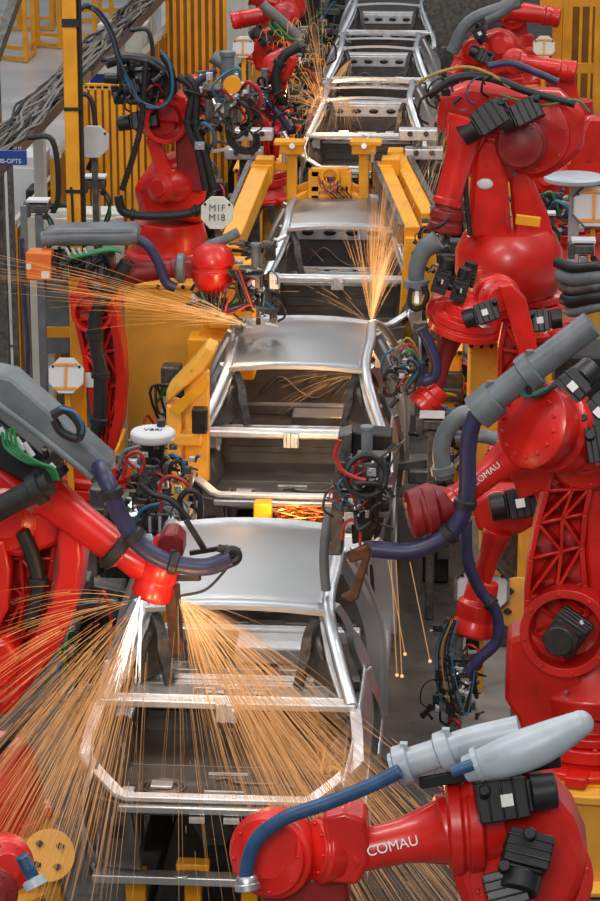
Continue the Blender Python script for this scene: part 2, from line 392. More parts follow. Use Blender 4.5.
        m = MB(); m.sweep([g(s * .60, .62, 1.88), g(s * .70, .70, 1.68), g(s * .80, .66, 1.45)], 0, flat=(.10, .05)); m.sweep([g(s * .80, .66, 1.45), g(s * .86, .74, 1.15), g(s * .83, .92, .74)], 0, flat=(.09, .05)); m.build('rear_door_pillar', STEEL, t)
        m = MB(); m.sweep([g(s * .61, 1.50, 1.92), g(s * .74, 1.55, 1.65), g(s * .84, 1.56, 1.30), g(s * .86, 1.56, .74)], 0, flat=(.13, .05), up=(0, 1, 0)); 
        m.sweep([g(s * .65, 1.50, 1.90), g(s * .79, 1.47, 1.62), g(s * .875, 1.47, 1.3), g(s * .885, 1.47, .74)], 0, flat=(.03, .03), up=(0, 1, 0)); m.build('centre_pillar', STEEL, t)
        m = MB(); m.beam(g(s * .84, .9, .70), g(s * .84, 3.2, .70), .12, .12); m.build('rocker_sill', STEEL, t, bevel=.02)
        m = MB(); m.sweep([g(s * .74, 3.1, 1.42), g(s * .84, 3.12, 1.25), g(s * .86, 3.1, .74)], 0, flat=(.16, .06), up=(0, 1, 0)); m.build('hinge_pillar', STEEL, t)
        m = MB(); m.beam(g(s * .52, 3.1, .85), g(s * .52, 4.05, .82), .1, .12); m.cyl(g(s * .6, 3.45, .85), g(s * .6, 3.45, 1.25), .14, .11); m.beam(g(s * .74, 3.1, 1.3), g(s * .70, 4.0, 1.15), .06, .08); m.build('front_side_member', LITE, t, bevel=.01)
    m = MB(); m.beam(g(-.7, 4.05, .88), g(.7, 4.05, .88), .08, .1); m.beam(g(-.7, 4.0, 1.15), g(.7, 4.0, 1.15), .08, .05); m.build('front_cross_member', LITE, t, bevel=.01)
    return t
CLAB = ['nearest car body, steel roof with hose across it and orange sparks over the trunk',
        'second car body from the camera, plain steel roof and empty rear window, trunk unlit',
        'third car body, roof partly under the yellow clamping frame',
        'roofless car body just beyond the yellow clamping frame, nearest of the roofless ones',
        'roofless car body in the middle of the three far roofless bodies',
        'farthest roofless car body, cut by the top of the frame']
for i, yc in enumerate(CARS):
    make_car(yc, PZ(*((228, 697), (292, 430), (338, 276), (365, 134), (377, 78), (387, 31))[i], 1.5).x, i < 3, CLAB[i], i != 1)

# carrier skid under each body
def skid(yc, label):
    t = thing('carrier_skid', (LX, yc, .02), label, 'carrier skid', 'carrier skids under the bodies')
    g = lambda x, y, z: V((LX + x, yc + y, z))
    for s in (-1, 1):
        MB().beam(g(s * .5, -1.0, .34), g(s * .5, 4.2, .34), .14, .16).build('skid_rail', DARK, t, bevel=.01)
        MB().box(g(s * .5, -.6, .52), (.12, .1, .22)).build('support_post', YEL2, t, bevel=.008)
        MB().box(g(s * .5, 3.4, .55), (.12, .1, .27)).build('support_post', YEL2, t, bevel=.008)
    for y in (-.75, .9, 2.4, 3.9): MB().beam(g(-.55, y, .34), g(.55, y, .34), .1, .1).build('cross_tube', DARK, t, bevel=.01)
    for s in (-1, 1): MB().beam(g(s * .17, -.5, .02), g(s * .17, -.5, .62), .1, .1).box(g(s * .17, -.5, .62), (.2, .1, .05)).build('lift_post', YEL2, t, bevel=.01)
    return t
for i, yc in enumerate(CARS):
    skid(yc, 'dark steel carrier skid with orange posts under the ' + ['nearest car body', 'second car body', 'third car body', 'first roofless car body', 'middle roofless car body', 'farthest roofless car body'][i])

# ------------------------------------------------------------------ setting
struct(MB().box((0, 32, -.05), (60, 90, .1)).build('floor', FLOOR))
struct(MB().box((0, 77, 5), (60, .3, 10)).build('wall_back', WALLM))
def flat(x0, x1, y0, y1, z, h, name, m): return MB().box(((x0 + x1) / 2, (y0 + y1) / 2, z + h / 2), (x1 - x0, y1 - y0, h)).build(name, m)
struct(flat(LX - 3.2, LX + 7, 3, 62, .0, .012, 'trim_1', BED))
o = flat(LX + 1.42, LX + 1.78, 6, 40, .012, .10, 'cover_plate', PLATE); tag(o, 'long grey trench cover plate on the floor right of the car line', 'cover plate')
for k in range(12):
    o = flat(LX + 1.85, LX + 6, 10 + k * 2.2, 10.06 + k * 2.2, .012, .05, 'floor_rail', MID)
    tag(o, ['thin steel rail across the dark floor right of the line, at the near pedestals', 'thin steel rail across the dark floor right of the line, farther back'][k > 5], 'floor rail', 'floor rails right of the line')
# ------------------------------------------------------------------ robots
class Robot:
    def __init__(s, Y, base, label, group='red welding robots along the line', name='welding_robot', cat='robot'):
        s.Y = Y; b = P(*base, Y); s.t = thing(name, (b.x, b.y, max(0.01, b.z)), label, cat, group)
        s.k = s.Y / FPX * 1.02
    def q(s, x, y, d=0.): return P(x, y, s.Y + d)
    def pts(s, l): return [s.q(*p) for p in l]
    def m(s, px): return px * (s.Y * math.cos(TH) + 5 * math.sin(TH)) / FPX
    # -- base: flared flange + turret, centre of the ring in pixels, radius in px
    def base(s, cx, cy, r, h=.5, d=.0, bolts=12, top=.55, m=RED, ped=None):
        c = s.q(cx, cy, d); R = s.m(r)
        b = MB().lathe(c - V((0, 0, h)), (0, 0, 1), [(0, R * 1.12), (.05, R * 1.12), (.07, R * .98), (h * .6, R * .80), (h - .10, R * .92), (h - .09, R * 1.0), (h, R * 1.0)], 40)
        for k in range(6):
            a = k * PI / 3 + .3; e = V((math.cos(a), math.sin(a), 0)); b.beam(c - V((0, 0, h - .04)) + e * R * .8, c - V((0, 0, h - .04)) + e * R * 1.3, .14, .07)
        f = b
        for k in range(bolts):
            a = 2 * PI * k / bolts; p = c - V((0, 0, .09)) + V((math.cos(a), math.sin(a), 0)) * R * .955; f.cyl(p + V((0, 0, .07)), p + V((0, 0, .11)), .018, seg=6)
        o = b.build('base', m, s.t, bevel=.008)
        zb = c.z - h
        if zb > .12 and ped:
            tp = thing('robot_pedestal', (c.x, c.y, .02), ped, 'pedestal', 'round yellow robot pedestals')
            MB().lathe((c.x, c.y, .02), (0, 0, 1), [(0, R * 1.25), (.04, R * 1.25), (.05, R * 1.05), (zb - .06, R * 1.05), (zb - .05, R * 1.15), (zb - .02, R * 1.15)], 40).build('pedestal_body', YEL, tp, bevel=.01)
        t = MB().lathe(c + V((0, 0, .01)), (0, 0, 1), [(0, R * .93), (.06, R * .95), (.08, R * .82), (.16, R * .78), (.2, R * top), (.36, R * top * .9)], 36)
        t.build('turret', m, s.t, bevel=.006)
        return c, R
    def truss(s, L, Rr, depth=.22, d=.0, m=RED, ribs=True, name='lower_arm'):
        A = [s.q(x, y, d) for x, y in L]; B = [s.q(x, y, d) for x, y in Rr]; e = V((0, depth, 0))
        o = MB().prism([a + V((0, depth * .75, 0)) for a in A] + [b + V((0, depth * .75, 0)) for b in B[::-1]], V((0, depth * .25, 0)))
        w = s.m(5)
        for E in (A, B):
            for a, b in zip(E, E[1:]): o.beam(a + e / 2, b + e / 2, depth, w, up=(b - a).cross(V((0, 1, 0))))
        for a, b in ((A[0], B[0]), (A[-1], B[-1])): o.beam(a + e / 2, b + e / 2, depth, w, up=(b - a).cross(V((0, 1, 0))))
        if ribs:
            C = [a.lerp(b, .52 if i % 2 else .6) for i, (a, b) in enumerate(zip(A, B))]
            w2 = w * .72
            for i in range(len(A) - 1):
                pr = [(C[i], C[i + 1])] + ([(C[i + 1], A[i]), (C[i], B[i + 1])] if i % 2 else [(C[i], A[i + 1]), (C[i + 1], B[i])])
                pr += [(A[i + 1], C[i + 1]), (C[i + 1], B[i + 1])]
                for a, b in pr:
                    if (b - a).length > .01: o.beam(a + e * .45, b + e * .45, depth * .75, w2, up=(b - a).cross(V((0, 1, 0))))
        return o.build(name, m, s.t, bevel=.006)
    def slab(s, pl, depth=.12, d=0., m=RED, name='arm_plate', bevel=.012, parent=None):
        return MB().prism([s.q(x, y, d) for x, y in pl], (0, depth, 0)).build(name, m, parent or s.t, bevel=bevel)
    def joint(s, cx, cy, r, axis=(0, -1, 0), depth=.25, d=0., m=RED, name='elbow_joint', open_=False):
        c = s.q(cx, cy, d); R = s.m(r); ax = V(axis).normalized()
        b = MB()
        if open_: b.lathe(c - ax * depth, ax, [(0, R * .9), (depth * .3, R), (depth, R), (depth, R * .80), (depth * .25, R * .72), (depth * .25, 0)], 36)
        else: b.lathe(c - ax * depth, ax, [(0, R * .85), (depth * .25, R), (depth * .75, R), (depth * .82, R * .9), (depth * .95, R * .88), (depth, R * .55), (depth * 1.04, R * .5), (depth * 1.04, 0)], 36)
        u, v = perp(ax)
        for k in range(8):
            a = 2 * PI * k / 8 + .2; p = c + (u * math.cos(a) + v * math.sin(a)) * R * (.9 if open_ else .78) - ax * (.0 if open_ else depth * .06)
            b.cyl(p - ax * .02, p + ax * .015, R * .05, seg=6)
        return b.build(name, m, s.t, bevel=.005)
    def motor(s, x0, y0, x1, y1, w, d=0., d2=None, lab=True, h=None, m=BLK, parent=None):
        a, b = s.q(x0, y0, d), s.q(x1, y1, d if d2 is None else d2); W = s.m(w); H = h or W
        ax = (b - a).normalized(); L = (b - a).length
        o = MB(); o.beam(a, a + ax * L * .62, W, H, up=(0, -1, .3)); o.beam(a + ax * L * .62, a + ax * L * .68, W * .8, H * .8, up=(0, -1, .3))
        o.cyl(a + ax * L * .68, b, W * .47, W * .44, 20); o.cyl(a + ax * L * .1, a + ax * L * .1 + V((0, -.1, .1)), W * .15, seg=10)
        for k in range(3): o.beam(a + ax * L * (.12 + .16 * k), a + ax * L * (.16 + .16 * k), W * 1.06, H * 1.06, up=(0, -1, .3))
        r = o.build('motor', m, parent or s.t, bevel=.008)
        if lab:
            c = a + ax * L * .36; n = V((0, -1, .3)); n = (n - ax * n.dot(ax)).normalized(); c = c + n * (H * .535)
            rt = ax.cross(n)
            MB().hull8([c + (rt * i + ax * j) * W * .15 + n * k for k in (0, .004) for i, j in ((-1, -1), (1, -1), (1, 1), (-1, 1))]).build('rating_label', LBL, r if r.parent == s.t else s.t)
        return r
    def tube(s, pts, r, m=GRY, name='conduit', d=None, seg=14, ends=True, ribs=None, clamps=(), clampm=RUB, taper=None, parent=None):
        pp = [s.q(*p) if len(p) == 3 else s.q(p[0], p[1], d or 0) for p in pts]; R = s.m(r)
        fn = R if taper is None else (lambda t: R * (taper[0] + (taper[1] - taper[0]) * t))
        o = MB().sweep(pp, fn, seg, sub=8 if not ribs else 16, ribs=ribs).build(name, m, parent or s.t, sharp=60)
        path = catmull(pp, 10)
        for f in clamps:
            i = int(f * (len(path) - 2)); dd = (path[i + 1] - path[i]).normalized(); p = path[i]
            MB().lathe(p - dd * R * .55, dd, [(0, R * 1.05), (.01, R * 1.35), (R * 1.0, R * 1.35), (R * 1.1, R * 1.05)], 18).box(p + V((0, -.0, R * 1.3)), (R * .5, R * .5, R * .5)).build('hose_clamp', clampm, o if parent is None else s.t)
        return o
    def forearm(s, x0, y0, x1, y1, r0, r1, d0=0., d1=0., m=RED, text=None, ribs=True):
        a, b = s.q(x0, y0, d0), s.q(x1, y1, d1); ax = (b - a).normalized(); L = (b - a).length; R0, R1 = s.m(r0), s.m(r1)
        o = MB().lathe(a, ax, [(0, R0), (L * .08, R0), (L * .14, R0 * .82), (L * .5, R1 * 1.08), (L * .92, R1), (L * .93, R1 * 1.15), (L, R1 * 1.15)], 28)
        if ribs:
            u = ax.cross(V((0, -1, 0))).normalized()
            for sgn in (-1, 1): o.prism([a + ax * L * .08 + u * sgn * R0 * .95, a + ax * L * .45 + u * sgn * R1 * 1.02, a + ax * L * .1 + u * sgn * R0 * .3], (0, -.03, 0))
        r = o.build('forearm', m, s.t, bevel=.004)
        if text:
            n = V((0, -1, .35)); n = (n - ax * n.dot(ax)).normalized(); rt = ax if ax.x > 0 else -ax
            up = n.cross(rt); c = a + ax * L * text[1] + n * (R1 * 1.32)
            text_mesh('lettering', text[0], R1 * .68, c, rt, up, TXT, r)
        return r
    def head(s, x0, y0, x1, y1, r, d0=0., d1=0., m=RED, bolts=10, name='wrist'):
        a, b = s.q(x0, y0, d0), s.q(x1, y1, d1); ax = (b - a).normalized(); L = (b - a).length; R = s.m(r)
        o = MB().lathe(a, ax, [(0, R * .62), (L * .04, R * .72), (L * .35, R * .78), (L * .42, R * .98), (L * .62, R), (L * .66, R * .93), (L * .72, R * .93), (L * .76, R), (L * .95, R), (L, R * .85)], 32)
        u, v = perp(ax)
        for k in range(bolts):
            t = 2 * PI * k / bolts; e = u * math.cos(t) + v * math.sin(t); o.cyl(a + ax * L * .96 + e * R * .75, a + ax * L * 1.02 + e * R * .75, R * .06, seg=6)
        return o.build(name, m, s.t, bevel=.004)

def gun(R, cx, cy, sc=1., d=-.1, flip=1, m=MID):
    """spot welding gun: frame, transformer block, cylinder, two electrode arms and leads"""
    c = R.q(cx, cy, d); f = flip * sc
    o = MB().box(c, (.26 * sc, .18 * sc, .22 * sc)).box(c + V((.02 * f, -.1 * sc, .02)), (.18 * sc, .04 * sc, .16 * sc)).box(c + V((0, 0, .16 * sc)), (.30 * sc, .2 * sc, .03 * sc)).build('weld_gun', m, R.t, bevel=.01)
    MB().box(c + V((.0 * f, -.125 * sc, .02 * sc)), (.09 * sc, .01, .08 * sc)).build('cover_plate', LITE, o, bevel=.003)
    MB().cyl(c + V((.05 * f, -.02, .16 * sc)), c + V((.05 * f, -.02, .42 * sc)), .055 * sc).cyl(c + V((.05 * f, -.02, .42 * sc)), c + V((.05 * f, -.02, .46 * sc)), .065 * sc).build('air_cylinder', GRY, o, bevel=.004)
    MB().sweep([c + V((.1 * f, 0, .05 * sc)), c + V((.22 * f, 0, .06 * sc)), c + V((.28 * f, 0, -.04 * sc)), c + V((.28 * f, 0, -.12 * sc))], 0, flat=(.05 * sc, .06 * sc)).build('electrode_arm', DARK, o)
    MB().sweep([c + V((.05 * f, 0, -.1 * sc)), c + V((.07 * f, 0, -.26 * sc)), c + V((.16 * f, 0, -.34 * sc)), c + V((.27 * f, 0, -.32 * sc)), c + V((.28 * f, 0, -.2 * sc))], 0, flat=(.05 * sc, .06 * sc)).build('electrode_arm', DARK, o)
    rnd = random.Random(int(cx * 7 + cy))
    for k in range(6):
        mm = [RUB, REDH, CYAN, RUB, MID, RUB][k]; a = c + V((rnd.uniform(-.12, .12), -.08, rnd.uniform(-.1, .15))) * sc
        b = c + V((rnd.uniform(-.3, .3), rnd.uniform(-.25, 0), rnd.uniform(-.35, .35))) * sc
        MB().sweep([a, a.lerp(b, .5) + V((rnd.uniform(-.2, .2), -.15, rnd.uniform(-.15, .2))) * sc, b, b.lerp(a, .6) + V((.06, 0, -.14)) * sc], .011 * sc + (.008 if k == 0 else 0), 8).build('lead', mm, o, sharp=60)
    for k in range(9):
        p = c + V((rnd.uniform(-.16, .16), -.12, rnd.uniform(-.14, .18))) * sc; MB().cyl(p, p + V((rnd.uniform(-1, 1), -.6, rnd.uniform(-.6, .8))).normalized() * .06 * sc, .013 * sc, seg=8).build('fitting', LITE, o)
    return o

def clutter(R, x, y, w, h, n, seed, d=-.1, dep=.25, sc=1.0, hoses=6, mats=None):
    """valves, fittings, brackets and leads of a tool, spread over a px box round (x, y)"""
    rnd = random.Random(seed); mats = mats or (MID, DARK, MID, LITE, DARK, BLK, STEEL)
    for k in range(n):
        c = R.q(x + rnd.uniform(-w, w) / 2, y + rnd.uniform(-h, h) / 2, d + rnd.uniform(-dep, dep) / 2); z = R.m(rnd.uniform(4.5, 11)) * sc; m = mats[rnd.randrange(len(mats))]; kind = rnd.random()
        if kind < .4: MB().box(c, (z * rnd.uniform(.6, 1.6), z, z * rnd.uniform(.6, 1.8))).box(c + V((0, -z * .5, 0)), (z * .5, z * .3, z * .5)).build('valve', m, R.t, bevel=z * .06)
        elif kind < .75:
            ax = V((rnd.uniform(-1, 1), rnd.uniform(-.6, .2), rnd.uniform(-1, 1))).normalized(); MB().lathe(c, ax, [(0, z * .4), (z * .3, z * .4), (z * .32, z * .28), (z * 1.3, z * .28), (z * 1.32, z * .36), (z * 1.6, z * .36)], 14).build('fitting', m, R.t)
        else: MB().beam(c - V((z, 0, 0)), c + V((z, 0, rnd.uniform(-z, z))), z * .35, z * .35).build('bracket', m, R.t, bevel=z * .05)
    for k in range((hoses + 1) // 2):
        x0 = x + rnd.uniform(-w, w) * .5; y0 = y + rnd.uniform(-h, h) * .4; sg = rnd.choice((-1, 1)); L = rnd.uniform(10, 24)
        p = [R.q(x0, y0, d), R.q(x0 + sg * L * .3, y0 - L * .35, d - dep * .6), R.q(x0 + sg * L * .8, y0, d - dep * .7), R.q(x0 + sg * L * .9, y0 + L * .7, d - dep * .5), R.q(x0 + sg * L * .5, y0 + L, d + .02)]
        MB().sweep(p, R.m(rnd.choice((.8, 1., 1.3, 2.2))), 7, sub=8).build('lead', (RUB, REDH, RUB, MID, RUB, CYAN, RUB, RUB)[(k + seed) % 8], R.t, sharp=60)
# ---- R1: big red robot at the bottom right corner
r = Robot(10.3, (560, 1010), 'red robot at bottom right, pale grey conduit on top, blue hose to its wrist')
r.slab([(455, 800), (470, 780), (500, 771), (525, 776), (550, 792), (574, 822), (588, 855), (587, 880), (575, 905), (560, 960), (480, 960), (452, 880)], .34, .0, name='upper_arm_casting', bevel=.05)
r.head(505, 822, 446, 826, 50, .12, .10, name='arm_flange', bolts=14)
r.joint(532, 880, 62, (.1, -1, .1), .3, .0, name='elbow_joint', open_=True)
r.motor(476, 802, 556, 790, 40, -.10, -.05, h=.16)
r.motor(530, 838, 518, 892, 44, -.12, -.3, lab=False)
r.motor(502, 870, 516, 925, 40, -.2, -.3, lab=False)
r.forearm(452, 829, 352, 853, 38, 21, .08, .02, text=('COMAU', .60))
r.slab([(322, 818), (345, 812), (366, 822), (370, 862), (358, 886), (330, 884)], .20, -.08, name='wrist_housing', bevel=.02)
r.joint(312, 850, 34, (-1, -.5, .2), .14, -.0, name='wrist_ring')
r.joint(265, 858, 45, (-.35, -1, .22), .22, -.06, name='wrist')
r.slab([(252, 834), (262, 824), (285, 822), (297, 838), (298, 862), (288, 880), (262, 882), (250, 868)], .05, -.10, name='wrist_cover', bevel=.015)
r.slab([(262, 878), (345, 878), (350, 903), (330, 925), (262, 925)], .2, .0, m=DRED, name='wrist_bracket', bevel=.02)
r.tube([(392, 768), (430, 756), (470, 742), (520, 730)], 15, PGRY, 'conduit', d=-.02, clamps=(.12, .5), clampm=PGRY)
MB().sweep(r.pts([(466, 769, -.14), (500, 759, -.16), (540, 744, -.16), (580, 724, -.14)]), lambda t: r.m(20) * (.66 + .38 * math.sin(PI * t ** 1.15)), 22).build('conduit', PGRY, r.t, sharp=60)
r.tube([(476, 765), (481, 763)], 17.5, PGRY, 'conduit_collar', d=-.155)
MB().ball(r.q(580, 724, -.14), r.m(13.4)).build('conduit_end', PGRY, r.t)
r.slab([(418, 778), (560, 752), (562, 768), (420, 790)], .2, -.0, m=BLK, name='conduit_tray', bevel=.01)
r.tube([(400, 771), (372, 785), (330, 802), (285, 818), (258, 838), (248, 862), (246, 882)], 7.5, BLU, 'hose', d=-.22, ribs=.06, seg=14)
MB().lathe(r.q(246, 876, -.22), (r.q(248, 892, -.24) - r.q(246, 876, -.22)), [(0, r.m(9)), (.012, r.m(11)), (.03, r.m(11)), (.035, r.m(13)), (.06, r.m(13)), (.06, r.m(8)), (.03, r.m(7))], 24).build('hose_fitting', STEEL, r.t)
r.tube([(452, 772), (462, 768), (474, 764)], 6, BLU, 'hose', d=-.2)
r.base(545, 985, 90, .6, .35, ped='pedestal of the near robot, below the bottom right of the frame')
r.slab([(500, 880), (585, 880), (600, 990), (500, 990)], .25, .30, name='lower_arm')

# ---- R2: right middle robot with latticed lower arm
r = Robot(15.0, (600, 740), 'red robot at right with latticed lower arm and round black motor in its shoulder')
BZ = {}
BZ['a'] = r.base(592, 726, 70, .20, .40)[0] - V((0, 0, .20))
MB().lathe(r.q(590, 695, .40), (0, 0, 1), [(0, r.m(70)), (.12, r.m(72)), (.2, r.m(60)), (.35, r.m(46)), (.5, r.m(40))], 36).build('turret', RED, r.t, bevel=.01)
r.slab([(508, 640), (530, 632), (560, 650), (590, 690), (590, 722), (545, 732), (520, 725), (505, 700)], .3, .05, name='turret_housing', bevel=.03)
for k in range(6): MB().cyl(r.q(566 + k * .8, 692 + k * 9, .05), r.q(566 + k * .8, 692 + k * 9, .0), .016, seg=6).build('bolt', DRED, r.t)
r.joint(565, 634, 46, (-.12, -1, .08), .30, -.05, name='shoulder_joint', open_=True)
r.motor(572, 628, 558, 642, 34, -.02, -.42)
r.truss([(527, 640), (527, 600), (531, 560), (538, 525), (547, 492), (557, 455)], [(588, 615), (584, 585), (582, 548), (585, 515), (590, 490), (596, 462)], .24, .10)
r.slab([(583, 470), (600, 462), (640, 470), (650, 620), (612, 640), (590, 600), (584, 550)], .15, .22, name='link_arm', bevel=.03)
r.slab([(520, 500), (508, 470), (555, 455), (575, 455), (560, 485)], .1, .2, name='link_arm')
r.head(590, 435, 528, 424, 43, .15, -.28, name='arm_flange', bolts=14)
r.joint(585, 455, 40, (0, -1, .1), .3, .1)
r.slab([(545, 395), (560, 388), (592, 420), (600, 470), (560, 475), (535, 450)], .26, -.05, name='upper_arm_casting', bevel=.03)
r.motor(552, 405, 592, 368, 30, -.16, .06)
r.motor(578, 432, 618, 392, 30, -.18, .05)
r.motor(585, 446, 622, 440, 34, -.22, -.2, lab=False)
r.forearm(530, 440, 452, 502, 26, 13, -.1, -.22, m=RED, text=('COMAU', .56))
r.head(455, 505, 408, 515, 24, -.2, -.26, m=DRED)
r.slab([(405, 500), (425, 492), (455, 498), (458, 530), (412, 534)], .2, -.26, m=DRED, name='wrist_housing', bevel=.02)
r.tube([(478, 412), (510, 386), (550, 356), (592, 324)], 13.5, GRY, 'conduit', d=-.32, clamps=(.06, .14, .52), clampm=GRY, seg=18)
r.tube([(482, 405), (472, 425), (468, 450), (467, 490), (460, 520), (440, 540), (410, 551), (372, 549)], 8.5, PUR, 'hose', d=-.36, clamps=(.5, .68))
for k, mm in enumerate((GRN, CYAN, RUB, RUB)): r.tube([(522 + k * 3, 372 + k * 3), (518 + k * 4, 386 + k * 2), (526 + k * 4, 396), (545 + k * 4, 388 - k)], 1.8, mm, 'cable', d=-.38)
r.tube([(540, 466), (570, 455), (600, 452)], 5, RUB, 'cable', d=-.1)
gun(r, 372, 470, .62, -.3, -1)
gun(r, 352, 500, .5, -.3, 1)
clutter(r, 366, 490, 50, 80, 30, 1, -.25, .2, .8, 10)
r.slab([(338, 436), (352, 432), (346, 500), (342, 556), (328, 556), (332, 500)], .18, -.15, m=MID, name='gun_frame')
r.slab([(352, 432), (392, 436), (390, 470), (372, 540), (352, 545), (350, 480)], .2, .0, m=DARK, name='gun_body')
MB().torus(r.q(366, 476, -.42), (.2, -1, .2), r.m(20), r.m(3)).build('cable_loop', RUB, r.t)
r.tube([(340, 440), (335, 455), (342, 470), (356, 478), (366, 480)], 2.2, REDH, 'hose', d=-.45)
r.tube([(342, 540), (344, 525), (352, 520), (360, 528), (360, 545)], 1.6, REDH, 'hose', d=-.35)
r.slab([(346, 555), (366, 545), (372, 552), (358, 600), (350, 604), (340, 598), (350, 592), (362, 560), (350, 564)], .06, -.1, m=BRN, name='electrode_arm')
r.tube([(330, 510), (326, 530), (324, 560), (326, 590)], 5, GRY, 'conduit', d=-.05)

# ---- R6: robot behind the latticed arm
r = Robot(17.3, (585, 690), 'half hidden red robot behind the latticed arm, forearm hanging past an octagonal sign')
r.tube([(444, 478), (441, 452), (446, 432), (460, 416), (478, 412)], 9, GRY, 'conduit', clamps=(.1,), clampm=GRY)
r.tube([(455, 438), (480, 436), (500, 440)], 7, GRY, 'conduit', d=.05)
r.slab([(470, 505), (492, 490), (530, 490), (545, 520), (520, 535), (478, 532)], .2, 0, name='upper_arm_casting', bevel=.03)
r.motor(535, 500, 490, 508, 30, -.12, -.16)
r.forearm(498, 530, 480, 585, 15, 10, 0, 0, m=RED)
r.head(484, 580, 472, 635, 22, 0, -.05, m=RED)
r.tube([(466, 520), (468, 560), (480, 590), (496, 612), (497, 640), (480, 658), (468, 672)], 6, PUR, 'hose', d=-.2, clamps=(.45,))
r.slab([(520, 480), (560, 470), (590, 560), (600, 660), (560, 660), (545, 560)], .2, .25, name='lower_arm')
BZ['b'] = r.base(580, 672, 46, .5, .3)[0] - V((0, 0, .5))
for k, mm in enumerate((CYAN, RUB, YCAB, RUB, RUB, CYAN)): r.tube([(448 + 2 * k, 620), (436 + 3 * k, 650), (438 + 4 * k, 690), (452 + 3 * k, 715), (470 + k, 700 - 6 * k)], .9, mm, 'cable', d=-.1 - .03 * k)
gun(r, 462, 668, .55, -.05, -1)
clutter(r, 458, 665, 50, 90, 30, 8, .0, .3, .8, 8, (MID, DARK, BLK, MID, LITE))
clutter(r, 455, 720, 60, 50, 16, 9, .1, .3, 1., 4, (MID, DARK, BLK))

# ---- R3: robot beside second body, right
r = Robot(20.0, (525, 470), 'red robot with cluster of black motors right of the second car body')
r.base(530, 455, 46, .4, .3, ped='pedestal hidden behind the thick grey conduit at right')
r.truss([(502, 420), (500, 380), (500, 350), (505, 325), (508, 305)], [(545, 425), (540, 390), (535, 355), (528, 325), (520, 300)], .2, .12)
r.slab([(498, 286), (512, 284), (526, 300), (536, 340), (544, 400), (530, 400), (516, 345)], .1, -.05, name='arm_plate', bevel=.015)
r.joint(499, 300, 24, (.15, -1, .1), .28, 0)
r.slab([(430, 300), (445, 296), (492, 310), (500, 330), (488, 342), (455, 330), (424, 316)], .26, -.14, name='upper_arm_casting', bevel=.04)
r.head(470, 300, 462, 332, 36, -.05, -.02, name='arm_flange')
r.motor(438, 292, 448, 258, 15, -.18)
r.motor(457, 300, 466, 268, 15, -.2)
r.motor(466, 285, 472, 262, 15, .02, lab=False)
r.motor(498, 308, 464, 320, 20, -.32, -.32)
r.forearm(452, 330, 434, 392, 14, 8, -.05, -.15, m=DRED)
r.head(440, 388, 420, 408, 16, -.15, -.2, m=RED)
r.tube([(416, 288), (417, 268), (424, 250), (438, 240)], 9, GRY, 'conduit', d=-.12, clamps=(.08,), clampm=GRY, taper=(.85, 1.15))
r.tube([(421, 328), (430, 345), (436, 362), (434, 376), (424, 381), (419, 374), (420, 362)], 5.5, PUR, 'hose', d=-.25)
r.tube([(412, 288), (410, 304), (418, 308), (426, 298), (424, 286)], 3.5, RUB, 'cable', d=-.2)
r.tube([(414, 292), (413, 303), (420, 304), (424, 295)], 1.2, YCAB, 'cable', d=-.3)
for k, mm in enumerate((YCAB, REDH, GRN, RUB, CYAN, RUB)): r.tube([(396 + 3 * k, 350 + 2 * k), (408 + 2 * k, 338 + 6 * k), (418, 355 + 4 * k), (408, 378 + 2 * k), (402 + k, 392)], 1.1, mm, 'cable', d=-.25 - .02 * k)
gun(r, 402, 375, .5, -.2, -1)
clutter(r, 404, 370, 26, 60, 18, 2, -.1, .2, .7, 8)
clutter(r, 446, 425, 60, 30, 22, 12, .3, .3, .8, 6)
r.motor(528, 322, 562, 318, 22, .3, .3)

# ---- R4: large robot on the tall right pedestal
r = Robot(21.6, (520, 322), 'large red robot on the tall yellow pedestal at right, bulbous turret and raised arm')
r.base(520, 300, 46, .28, .35)
MB().lathe(r.q(508, 296, .25), (0, 0, 1), [(0, r.m(40)), (.08, r.m(50)), (.22, r.m(54)), (.42, r.m(54)), (.56, r.m(46)), (.62, r.m(40))], 44).build('turret_housing', RED, r.t, bevel=.02)
r.slab([(466, 240), (470, 190), (474, 150), (482, 138), (500, 140), (506, 160), (512, 240)], .26, -.06, name='lower_arm', bevel=.05)
MB().ball(r.q(485, 184, -.06), r.m(8), (1, .3, .7)).build('cover_disc', WHT, r.t)
r.slab([(508, 165), (522, 158), (548, 215), (560, 262), (530, 262), (514, 235)], .16, .12, name='link_arm', bevel=.03)
MB().lathe(r.q(512, 172, .11), (0, -1, 0), [(0, .04), (.02, .04)], 16).build('cover_disc', GRY, r.t)
r.joint(492, 160, 28, (0, -1, .1), .3, .05)
r.joint(530, 135, 44, (-.1, -1, .1), .36, .1, m=RED)
r.joint(520, 145, 25, (-.1, -1, .1), .18, -.15, m=DRED)
r.slab([(440, 95), (470, 84), (520, 90), (560, 92), (586, 115), (584, 150), (560, 172), (500, 172), (470, 150), (436, 130)], .3, .12, name='upper_arm_casting', bevel=.06)
r.motor(505, 108, 462, 136, 26, -.22, -.22, lab=False)
r.motor(540, 105, 500, 125, 22, -.25, -.25, lab=False)
r.forearm(470, 118, 447, 205, 22, 13, -.1, -.2, m=RED)
r.head(450, 195, 444, 232, 17, -.18, -.2, m=DRED)
r.tube([(418, 82), (440, 72), (466, 67), (490, 74), (510, 88)], 1.6, YCAB, 'cable', d=-.2)
r.tube([(428, 96), (455, 78), (490, 78), (530, 92), (575, 104)], 4, RUB, 'cable', d=-.18)
r.tube([(488, 66), (510, 63), (535, 72), (558, 82)], 3.5, PUR, 'hose', d=-.2)
r.tube([(500, 95), (540, 105), (575, 100), (590, 112)], 1.2, GRN, 'cable', d=-.2)
